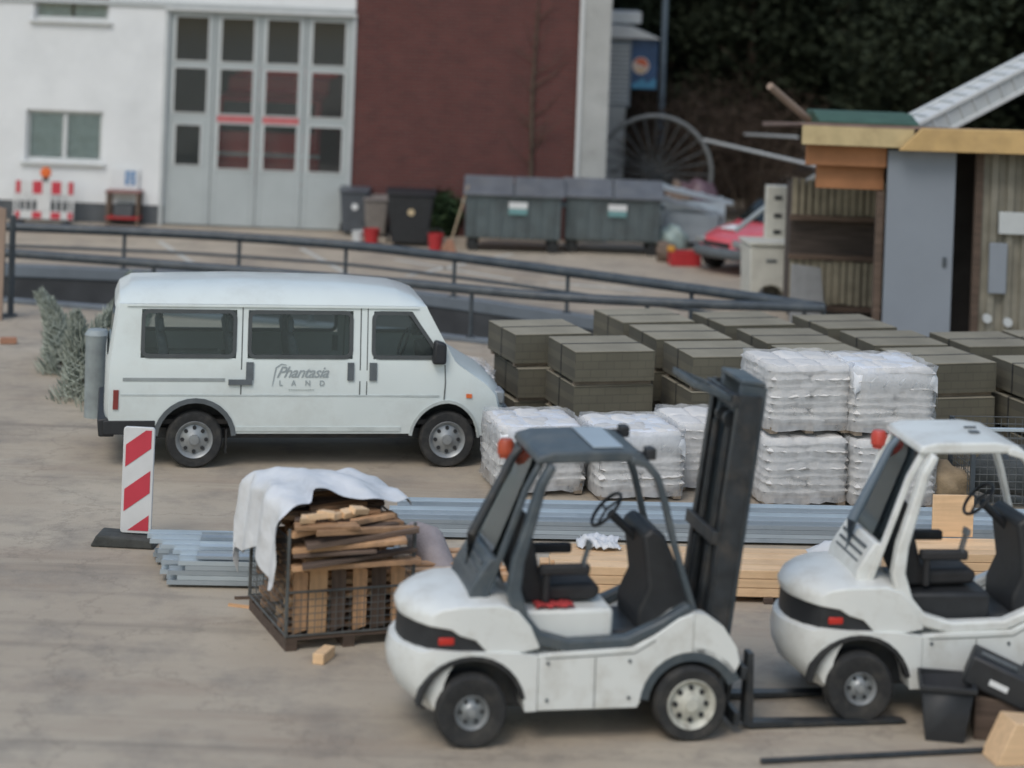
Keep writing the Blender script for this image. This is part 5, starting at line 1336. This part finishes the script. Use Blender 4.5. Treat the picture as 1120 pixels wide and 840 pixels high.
        mb = MB(); mb.box((3.52, s * .68, .80), (.16, .30, .17)); mb.build('headlight', rim_silver, t, bevel=.03)
    mb = MB(); mb.prism([(-1.08, .36), (-1.10, .56), (-.96, .58), (-.90, .36)], -.93, .93); mb.build('rear_bumper', black_plastic, t, bevel=.02)
    for s in (-1, 1): mb = MB(); mb.box((-.74, s * .935, .47), (.58, .03, .16)); mb.build('bumper_corner', black_plastic, t, bevel=.01)
    mb = MB(); mb.prism([(3.50, .34), (3.74, .36), (3.74, .60), (3.50, .62)], -.90, .90); mb.build('front_bumper', grey_plastic, t, bevel=.03)
    mb = MB(); mb.box((1.40, 0, .36), (4.3, 1.4, .12)); mb.build('underbody', black_steel, t)
    mb = MB(); mb.box((1.3, 0, .52), (4.3, 1.7, .05)); mb.build('floor', dark_in, t)
    for x in (0, wb): mb = MB(); mb.cyl((x, -.78, wr), (x, .78, wr), .06); mb.bx((x - .41, -.6, .30), (x + .41, .6, .78)); mb.build('axle', black_steel, t, smooth=False)
    for x in (-.35, .45, 1.15):
        mb = MB(); mb.prism([(x, .70), (x + .46, .72), (x + .46, .86), (x + .12, .86), (x - .02, 1.48), (x - .12, 1.48)], -.75, .75); so = mb.build('bench_seat', fabric_grey, t, bevel=.04)
        for y in (-.5, 0, .5): mb = MB(); mb.box((x - .07, y, 1.58), (.07, .24, .16)); mb.build('headrest', fabric_grey, so, bevel=.03)
    for y in (-.45, .45):
        mb = MB(); mb.prism([(2.0, .72), (2.45, .74), (2.45, .88), (2.1, .88), (1.98, 1.5), (1.88, 1.5)], y - .25, y + .25); so = mb.build('front_seat', fabric_grey, t, bevel=.04)
        mb = MB(); mb.box((1.93, y, 1.60), (.07, .24, .16)); mb.build('headrest', fabric_grey, so, bevel=.03)
    mb = MB(); mb.prism([(2.75, .8), (3.0, .9), (3.0, 1.22), (2.72, 1.2)], -.8, .8); mb.build('dashboard', black_plastic, t, bevel=.02)
    mb = MB(); mb.tube([(2.55 + .06 * math.sin(a), .45 + .19 * math.cos(a), 1.22 + .17 * math.sin(a)) for a in [2 * math.pi * k / 20 for k in range(20)]], .014, 8, True); mb.build('steering_wheel', black_plastic, t)
    # lettering on the sliding door (near side)
    def put(mbt, x, z, name, m):
        for v in mbt.bm.verts:
            lx, lz, ly = v.co.x, v.co.y, v.co.z
            v.co = onside(x + lx, z + lz, -1, .006 + ly)
        return mbt.build(name, m, t, smooth=False)
    put(text_mb('Phantasia', .175, .45, .001, .0015, .92), 1.20, 1.105, 'lettering', letter_m)
    mb = MB(); mb.ribbon([(.86, .95), (.88, 1.06), (.90, 1.16), (.96, 1.20), (1.02, 1.19)], [.006, .012, .016, .012, .005], 0, .001)
    for v in mb.bm.verts: v.co = onside(v.co.x, v.co.z, -1, .007 + v.co.y)
    mb.build('lettering', letter_m, t, smooth=False)
    put(text_mb('L A N D', .085, 0, .001, .001, 1.9), 1.20, .985, 'lettering', letter_m)
    mb = MB()
    for k in range(11): mb.ribbon([(1.05 + k * .027, .912), (1.068 + k * .027, .912)], .010, 0, .001)
    for v in mb.bm.verts: v.co = onside(v.co.x, v.co.z, -1, .007 + v.co.y)
    mb.build('small_lettering', mat('faded green red print', (.36, .40, .38), .6), t, smooth=False)
van()

# ================================================================ FORKLIFTS
def forklift(name_label, loc, yaw, guard, roof_glass, hood_m, mast=True, tilt=R(6.8)):
    t = thing('forklift', name_label, 'forklift', loc, yaw, 'white forklifts')
    wb = 1.71
    def plan(v, taper=.9):
        x, y, z = v.co
        s = 1.0
        if x < .05: q = min(1, (.05 - x) / .72); s = math.sqrt(max(.06, 1 - .62 * q ** 2.2))
        if x > 1.9: s *= 1 - .12 * (x - 1.9) / .25
        v.co.y = y * s
    def body_part(name, prof, hw, m, xs=(), zs=(), bev=.035, crown=0.0):
        mb = MB(); mb.prism(prof, -hw, hw); bm = mb.bm
        for y in (-.8, -.5, -.2, .2, .5, .8): cut(bm, (0, y * hw, 0), (0, 1, 0))
        for x in xs: cut(bm, (x, 0, 0), (1, 0, 0))
        for v in bm.verts:
            if v.co.x < -.1: v.co.x += .22 * (abs(v.co.y) / hw) ** 3 * min(1, (-.1 - v.co.x) / .5)
            if crown and v.co.z > .95: v.co.z -= crown * (abs(v.co.y) / hw) ** 3
            plan(v)
            if v.co.x < -.1: v.co.x = -.1 + (v.co.x + .1) * .80
        return mb.build(name, m, t, bevel=bev, segs=3, angle=45)
    XS = (-.5, -.4, -.3, -.2, -.1, 0.05)
    # lower counterweight + side panels with both arches
    body_part('counterweight', [(-.44, .26), (-.60, .36), (-.67, .48), (-.69, .60), (-.66, .70), (-.52, .73), (-.1, .72), (.28, .71), (.50, .68), (.50, .26), (.41, .26)] + arc(0, .27, .405, 4, 176, 12), .57, white_fork, XS)
    body_part('side_panel', [(.506, .26), (.506, .682), (.70, .70), (1.24, .72), (1.42, .81), (1.60, .93), (1.72, .97), (1.72, .67)] + arc(wb, .27, .40, 90, 176, 8) + [(1.29, .26)], .56, white_fork, (), bev=.03)
    for s in (-1, 1):
        mb = MB(); mb.prism([(1.722, .67), (1.722, .97), (1.82, .955), (1.96, .86), (2.07, .70), (2.10, .58), (2.06, .50)] + arc(wb, .27, .40, 35, 88, 6), s * .43, s * .555); mb.build('fender', white_fork, t, bevel=.025, segs=3, angle=45)
    body_part('tail_recess', [(-.60, .70), (-.58, .93), (.1, .86), (.18, .70), (-.3, .68)], .53, black_plastic, XS, bev=.01)
    body_part('engine_hood', [(-.61, .90), (-.62, .96), (-.56, 1.03), (-.40, 1.075), (-.15, 1.10), (.20, 1.11), (.34, 1.06), (.44, .90), (.52, .73), (.30, .685), (.12, .70), (.02, .80), (-.25, .88)], .55, white_fork, XS, bev=.045, crown=.05)
    for s in (-1, 1): mb = MB(); mb.box((-.20, s * .512, .79), (.12, .03, .055)); mb.build('tail_light', red_lens, t, bevel=.01)
    mb = MB(); mb.bx((-.35, -.33, .22), (1.70, .33, .78)); mb.build('chassis', black_steel, t, bevel=.02)
    for s in (-1, 1):
        mb = MB(); mb.ribbon(arc(0, .27, .405, 12, 172, 14), .035, s * .46, s * .572); mb.build('wheel_arch', rubber, t, angle=50)
        mb = MB(); mb.ribbon(arc(wb, .27, .385, 25, 172, 14), .10, s * .50, s * .555); mb.build('wheel_arch', grey_frame, t, angle=50)
        make_wheel(t, 0, s * .50, .275, .125, .20, rubber, rim_silver, s, 6)
        make_wheel(t, wb, s * .50, .285, .185, .22, rubber, rim_cream, s, 8)
    for s in (-1, 1):
        for (x, z) in ((.58, .34), (.58, .62), (1.22, .34), (1.22, .62)): mb = MB(); mb.cyl((x, s * .558, z), (x, s * .570, z), .014, seg=8); mb.build('bolt', grey_plastic, t)
        mb = MB(); mb.ribbon([(.56, .655), (.9, .665), (1.26, .68), (1.42, .77)], .008, s * .556, s * .5625); mb.build('panel_gap', mat('door gap', (.10, .11, .11), .8), t, smooth=False)
        mb = MB(); mb.ribbon([(.95, .27), (.95, .655)], .007, s * .556, s * .5622); mb.build('panel_gap', mat('door gap', (.10, .11, .11), .8), t, smooth=False)
    # overhead guard: near/far side frames
    for s in (-1, 1):
        y0, y1 = s * .40, s * .47
        path = [(.58, 2.10), (.50, 1.95), (.42, 1.65), (.34, 1.38), (.31, 1.16), (.37, .94), (.50, .80), (.74, .735), (1.20, .755), (1.48, .88), (1.70, 1.01)]
        wd = [.065, .07, .08, .095, .11, .12, .11, .095, .085, .075, .065]
        mb = MB(); mb.ribbon(path, wd, y0, y1 + s * .045); 
        for v in mb.bm.verts:
            if v.co.z < 1.2: v.co.y += s * .03 * min(1, (1.2 - v.co.z) / .3)
        mb.build('guard_frame', guard, t, bevel=.02, angle=50)
        mb = MB(); mb.ribbon([(1.20, 2.135), (1.32, 2.10), (1.41, 2.0), (1.48, 1.80), (1.56, 1.5), (1.66, 1.2), (1.74, .97)], [.06, .06, .055, .05, .045, .045, .05], y0 + s * .01, y1 + s * .02)
        mb.build('front_pillar', guard, t, bevel=.012, angle=50)
        mb = MB(); mb.ribbon([(.52, 2.12), (.40, 1.90), (.26, 1.50), (.10, 1.06)], .045, s * .36, s * .41); mb.build('rear_pillar', guard, t, bevel=.008)
    mb = MB()
    mb.prism([(.46, 2.10), (.48, 2.16), (.60, 2.19), (1.10, 2.20), (1.28, 2.175), (1.36, 2.12), (1.28, 2.11)], -.45, .45)
    ro = mb.build('roof', hood_m, t, bevel=.02, segs=3)
    if roof_glass:
        mb = MB(); mb.bx((.92, -.36, 2.203), (1.16, .36, 2.212)); mb.build('roof_window', galv_l, ro, bevel=.003)
    else:
        mb = MB(); mb.bx((1.0, -.12, 2.203), (1.08, -.05, 2.214)); mb.bx((1.02, .08, 2.203), (1.12, .11, 2.214)); mb.build('roof_bolt', grey_plastic, ro)
    mb = MB(); mb.prism([(.22, 1.36), (.10, 1.04), (-.02, 1.04), (.0, 1.16), (.14, 1.38)], -.40, .40)
    rp = mb.build('rear_panel', guard if roof_glass else white_fork, t, bevel=.015)
    mb = MB()
    for k in range(3): mb.box((.035 + k * .028, 0, 1.20 + .06 * k), (.02, .60, .022), rot=Matrix.Rotation(R(20), 4, 'Y'))
    mb.build('vent_slat', grey_plastic, rp)
    mb = MB(); mb.prism([(.19, 1.38), (.195, 1.38), (.505, 2.09), (.50, 2.09)], -.38, .38); mb.build('rear_window', glass_cab, t, smooth=False)
    # exhaust / strut outside the rear window
    mb = MB(); mb.tube([(.02, .05, 1.06), (.08, .05, 1.45), (.38, .05, 2.05), (.44, .05, 2.12)], [.045, .045, .032, .025], 12); mb.build('exhaust_pipe', pole_m if not roof_glass else black_steel, t, angle=60)
    mb = MB(); mb.lathe([(0, 0), (.055, 0), (.055, .03), (.068, .03), (.068, .11), (.05, .145), (0, .15)], (.40, .42, 1.96), 'z', 18); mb.build('beacon', mat('dull orange red lens', (.40, .07, .03), .35) if roof_glass else mat('faded red lens', (.55, .07, .05), .3), t)
    for s in ((-1, 1) if roof_glass else ()):
        mb = MB(); mb.box((1.36, s * .40, 2.17), (.08, .12, .09)); mb.box((1.30, s * .40, 2.17), (.10, .03, .03)); wl_ = mb.build('work_lamp', black_plastic, t, bevel=.025)
    # seat
    mb = MB(); mb.prism([(.46, .98), (1.02, 1.00), (1.06, 1.08), (1.0, 1.13), (.66, 1.12), (.58, 1.16), (.46, 1.66), (.40, 1.70), (.32, 1.66), (.36, 1.2)], -.25, .25); mb.build('seat', fabric_black, t, bevel=.045, segs=3)
    mb = MB(); mb.bx((.40, -.40, .72), (1.12, .40, .975)); mb.build('engine_cover', white_fork if roof_glass else black_plastic, t, bevel=.03)
    for s in (-1, 1): mb = MB(); mb.box((.74, s * .31, 1.26), (.40, .08, .08)); mb.cyl((.6, s * .31, 1.0), (.6, s * .31, 1.25), .03); mb.build('armrest', fabric_black, t, bevel=.02)
    for k in range(3): mb = MB(); mb.cyl((.88, -.34 + k * .04, 1.26), (.93, -.34 + k * .04, 1.44), .008, seg=6); mb.cyl((.925, -.34 + k * .04, 1.42), (.935, -.34 + k * .04, 1.47), .02, seg=8); mb.build('lever', grey_plastic, t)
    # dash and steering
    mb = MB(); mb.prism([(1.36, 1.50), (1.44, 1.56), (1.54, 1.50), (1.68, 1.20), (1.78, 1.04), (1.80, .90), (1.5, .74), (1.34, .76), (1.34, .92), (1.42, 1.10)], -.30, .34); mb.build('dashboard', black_plastic, t, bevel=.03)
    mb = MB(); mb.cyl((1.46, .05, 1.35), (1.18, .05, 1.60), .035); mb.build('steering_column', black_plastic, t)
    n = Vector((-.28, 0, .25)).normalized(); u_ = Vector((0, 1, 0)); w2 = n.cross(u_)
    cpt = Vector((1.15, .05, 1.625))
    mb = MB(); mb.tube([cpt + (u_ * math.cos(2 * math.pi * k / 24) + w2 * math.sin(2 * math.pi * k / 24)) * .16 for k in range(24)], .014, 8, True)
    for k in range(3): a = 2 * math.pi * k / 3; mb.cyl(cpt, cpt + (u_ * math.cos(a) + w2 * math.sin(a)) * .16, .010, seg=6)
    mb.build('steering_wheel', black_plastic, t, angle=60)
    mb = MB(); mb.bx((1.12, -.42, .68), (1.40, .42, .72)); mb.build('floor', black_plastic, t)
    
    if mast:
        Mt = Matrix.Translation((1.88, 0, .24)) @ Matrix.Rotation(tilt, 4, 'Y')
        def tb(mb, a, b):
            c = [(a[i] + b[i]) / 2 for i in range(3)]; s = [abs(b[i] - a[i]) for i in range(3)]; mb.box(c, s, M=Mt)
        for s in (-1, 1):
            mb = MB(); ya, yb = sorted((s * .29, s * .37)); tb(mb, (-.07, ya, -.18), (.07, ya + .02 if s < 0 else yb, 2.16)) if False else None
            tb(mb, (-.08, ya, -.18), (-.06, yb, 2.38)); tb(mb, (.09, ya, -.18), (.11, yb, 2.38)); tb(mb, (-.059, yb - .02 if s > 0 else ya, -.18), (.089, yb if s > 0 else ya + .02, 2.38)); mb.build('outer_mast_rail', black_steel, t, bevel=.004)
            mb = MB(); ya, yb = sorted((s * .20, s * .275)); tb(mb, (-.04, ya, -.12), (.17, ya + .02, 2.44)); tb(mb, (-.04, yb - .02, -.12), (.17, yb, 2.44)); tb(mb, (-.038, ya + .021, -.12), (-.02, yb - .021, 2.44)); mb.build('inner_mast_rail', grey_frame, t, bevel=.004)
            mb = MB(); mb.cyl(Mt @ Vector((-.06, s * .16, -.1)), Mt @ Vector((-.06, s * .16, 1.15)), .045); mb.cyl(Mt @ Vector((-.06, s * .16, 1.15)), Mt @ Vector((-.06, s * .16, 2.08)), .03); mb.build('lift_cylinder', black_steel, t)
            mb = MB(); tb(mb, (.0, s * .10 - .022, .1), (.015, s * .10 + .022, 2.12)); mb.build('chain', mat('dull chain steel', (.11, .11, .105), .5, .3, 30, metal=.4, bump=.6, bscale=120), t, smooth=False)
            mb = MB(); mb.cyl((1.9, s * .25, .75), Mt @ Vector((-.1, s * .30, .45)), .035); mb.build('tilt_cylinder', black_steel, t)
        for z in (2.32, 1.25, .35, -.10): mb = MB(); tb(mb, (-.13, -.37, z - .05), (-.082, .37, z + .05)); mb.build('mast_crossbar', black_steel, t, bevel=.005)
        mb = MB(); tb(mb, (-.05, -.28, 2.442), (.15, .28, 2.48)); mb.build('mast_head', grey_frame, t, bevel=.01)
        mb = MB(); mb.ribbon([(-.13, -.30), (-.42, -.30), (-.42, .30), (-.13, .30)], .05, 2.30, 2.35, 'z', True)
        for v in mb.bm.verts: v.co.z += (v.co.x + .13) * -.25; v.co = Mt @ v.co
        mb.build('head_guard', grey_frame, t, bevel=.008)
        mb = MB(); tb(mb, (.175, -.17, .30), (.20, .17, 2.05)); mb.build('mast_grille', black_steel, t, bevel=.004)
        for s in (-1, 1): mb = MB(); mb.cyl(Mt @ Vector((-.04, s * .10 - .025, 2.14)), Mt @ Vector((-.04, s * .10 + .025, 2.14)), .06, seg=16); mb.build('chain_pulley', black_steel, t)
        # hydraulic hoses and protective grille between the rails
        mb = MB()
        for k in range(4): y = -.06 + k * .04; mb.tube([Mt @ Vector((.03, y, .2)), Mt @ Vector((.03, y, 1.2)), Mt @ Vector((.0, y, 2.1))], .013, 6)
        mb.build('hydraulic_hose', rubber, t, angle=60)
        # carriage and load backrest
        mb = MB(); tb(mb, (.22, -.50, -.14), (.27, .50, -.04)); tb(mb, (.22, -.50, .22), (.27, .50, .32)); tb(mb, (.215, -.26, -.035), (.255, -.20, .215)); tb(mb, (.215, .20, -.035), (.255, .26, .215)); mb.build('carriage', black_steel, t, bevel=.006)
        for s in (-1, 1):
            mb = MB(); yy = s * .34
            mb.prism([(2.20, .05), (2.26, .015), (3.48, .012), (3.56, .022), (3.48, .035), (2.28, .06), (2.265, .60), (2.22, .60)], yy - .06, yy + .06); mb.build('fork', black_steel, t, bevel=.004)
    return t
Pr, Pf = gp(512, 815), gp(762, 806)
yw1 = math.atan2(Pf.y - Pr.y, Pf.x - Pr.x)
base1 = Pr - rotz(yw1).to_3x3() @ Vector((0, -.5, 0))
forklift('white forklift with a dark grey cab frame and a raised black mast', base1, yw1, grey_frame, True, grey_frame, True)
Pr2 = gp(936, 787); yw2 = R(8)
base2 = Pr2 - rotz(yw2).to_3x3() @ Vector((0, -.5, 0))
forklift('white forklift with a white cab frame, cut off by the right edge', base2, yw2, white_fork, False, white_fork, False)
print('yaw1', math.degrees(yw1), 'wb', (Pf - Pr).length)
# red cloth on the engine cover
M1 = Matrix.Translation(base1) @ rotz(yw1)
mb = MB(); bm = mb.bm; G = []
for j in range(7):
    G.append([bm.verts.new((.3 * i / 8 - .15, .14 * j / 6 - .07, .025 * abs(math.sin(i * 1.1 + j * .7)) + .004)) for i in range(9)])
for j in range(6):
    for i in range(8): bm.faces.new((G[j][i], G[j][i + 1], G[j + 1][i + 1], G[j + 1][i]))
o = single(mb, 'red_cloth', cloth_red, 'red cloth lying beside the seat of the dark framed forklift', 'cloth', M1 @ Vector((.66, -.33, .98)), yw1, angle=80)
q = o.modifiers.new('s', 'SOLIDIFY'); q.thickness = .008

# ================================================================ RIGHT EDGE FOREGROUND
rod('dark_bar', 'long dark bar lying on the ground at the lower right', 'bar', gp(832, 836) + Vector((0, 0, .025)), gp(1130, 821) + Vector((0, 0, .025)), .022, black_steel)  # plain dark rod laid along the ground
p = gp(1035, 812)
t = thing('black_bin', 'black open box standing upright on the ground at the lower right', 'box', p, R(-8))
mb = MB()
va = [mb.bm.verts.new(q) for q in ((-.16, 0, 0), (.13, 0, 0), (.13, .32, 0), (-.16, .32, 0))]; vb = [mb.bm.verts.new(q) for q in ((-.20, -.04, .40), (.20, -.04, .44), (.20, .38, .44), (-.20, .38, .40))]
mb.bm.faces.new(va)
for i in range(4): mb.bm.faces.new((va[i], va[(i + 1) % 4], vb[(i + 1) % 4], vb[i]))
o = mb.build('body', black_plastic, t); q = o.modifiers.new('s', 'SOLIDIFY'); q.thickness = .02
mb = MB(); mb.ribbon([(-.21, -.05), (.21, -.05), (.21, .39), (-.21, .39)], .03, .40, .44, 'z', True); mb.build('rim', black_plastic, t, bevel=.005)
t = thing('black_case', 'black case with a pale label leaning on the upright black box at the lower right', 'case', gp(1085, 806) + Vector((-.07, .06, .36)), R(-14))
mb = MB(); mb.box((.12, 0, .1), (.52, .34, .24), rot=Matrix.Rotation(R(20), 4, 'Y')); mb.build('body', black_plastic, t, bevel=.025)
mb = MB(); mb.box((.12, -.175, .08), (.15, .006, .045), rot=Matrix.Rotation(R(20), 4, 'Y')); mb.build('label_plate', paper_white, t)
mb = MB(); mb.box((.12, -.06, .24), (.3, .03, .03), rot=Matrix.Rotation(R(20), 4, 'Y')); mb.build('handle', grey_plastic, t, bevel=.008)
mb = MB(); mb.bx((-.15, -.1, 0), (.45, .3, .33)); single(mb, 'wooden_box', wood_dark, 'dark wooden box under the black case at the right edge', 'box', gp(1085, 806), R(-8), bevel=.01)
crumple('plastic_sheet', 'crumpled white plastic sheet at the lower right edge of the picture', gp(1128, 812) + Vector((0.05, 0, 0)), .22, .3, .55, 8)
mb = MB(); mb.prism([(-.2, 0), (.3, 0), (.3, .28), (-.05, .32)], 0, .3); single(mb, 'cardboard_box', wood_pale, 'tan cardboard piece at the lower right corner', 'box', gp(1117, 838), .2, bevel=.01)
# wire mesh box and rod at right, behind the white forklift
p = gp(1062, 560)
t = thing('mesh_box', 'grey wire mesh box with a pale bar on top at the right edge', 'mesh box', p, R(6))
mb = MB()
for (a, b) in (((0, 0), (1.5, 0)), ((0, 0), (0, .8)), ((0, .8), (1.5, .8))):
    a, b = Vector((*a, 0)), Vector((*b, 0)); n = int((b - a).length / .08)
    for k in range(n + 1): q = a.lerp(b, k / n); mb.cyl((q.x, q.y, .1), (q.x, q.y, .88), .005, seg=4, caps=False)
    for z in [.1 + .08 * k for k in range(11)]: mb.cyl((a.x, a.y, z), (b.x, b.y, z), .005, seg=4, caps=False)
mb.build('mesh', wire_m, t)
mb = MB(); mb.bx((-.03, -.03, .905), (1.55, .03, .94)); mb.build('top_bar', galv_l, t, bevel=.004)
for x, y in ((0, 0), (1.5, 0), (0, .8), (1.5, .8)): mb = MB(); mb.box((x, y, .45), (.05, .05, .9)); mb.build('corner_post', rail_m, t)
lump('grey_bundle', 'dark grey tarpaulin bundle lying inside the wire mesh box', 'bundle', p + Vector((.6, .45, .1)), (.5, .3, .27), mat('dark grey tarp', (.07, .08, .085), .7, .2, 5, bump=.5), 9)
lump('brown_sack', 'tan brown sack seen through the white cab window beside the wire mesh box', 'sack', gp(1035, 553) + Vector((0, .1, 0)), (.3, .25, .22), mat('tan sack', (.25, .19, .12), .9, .25, 6, bump=.5), 11)
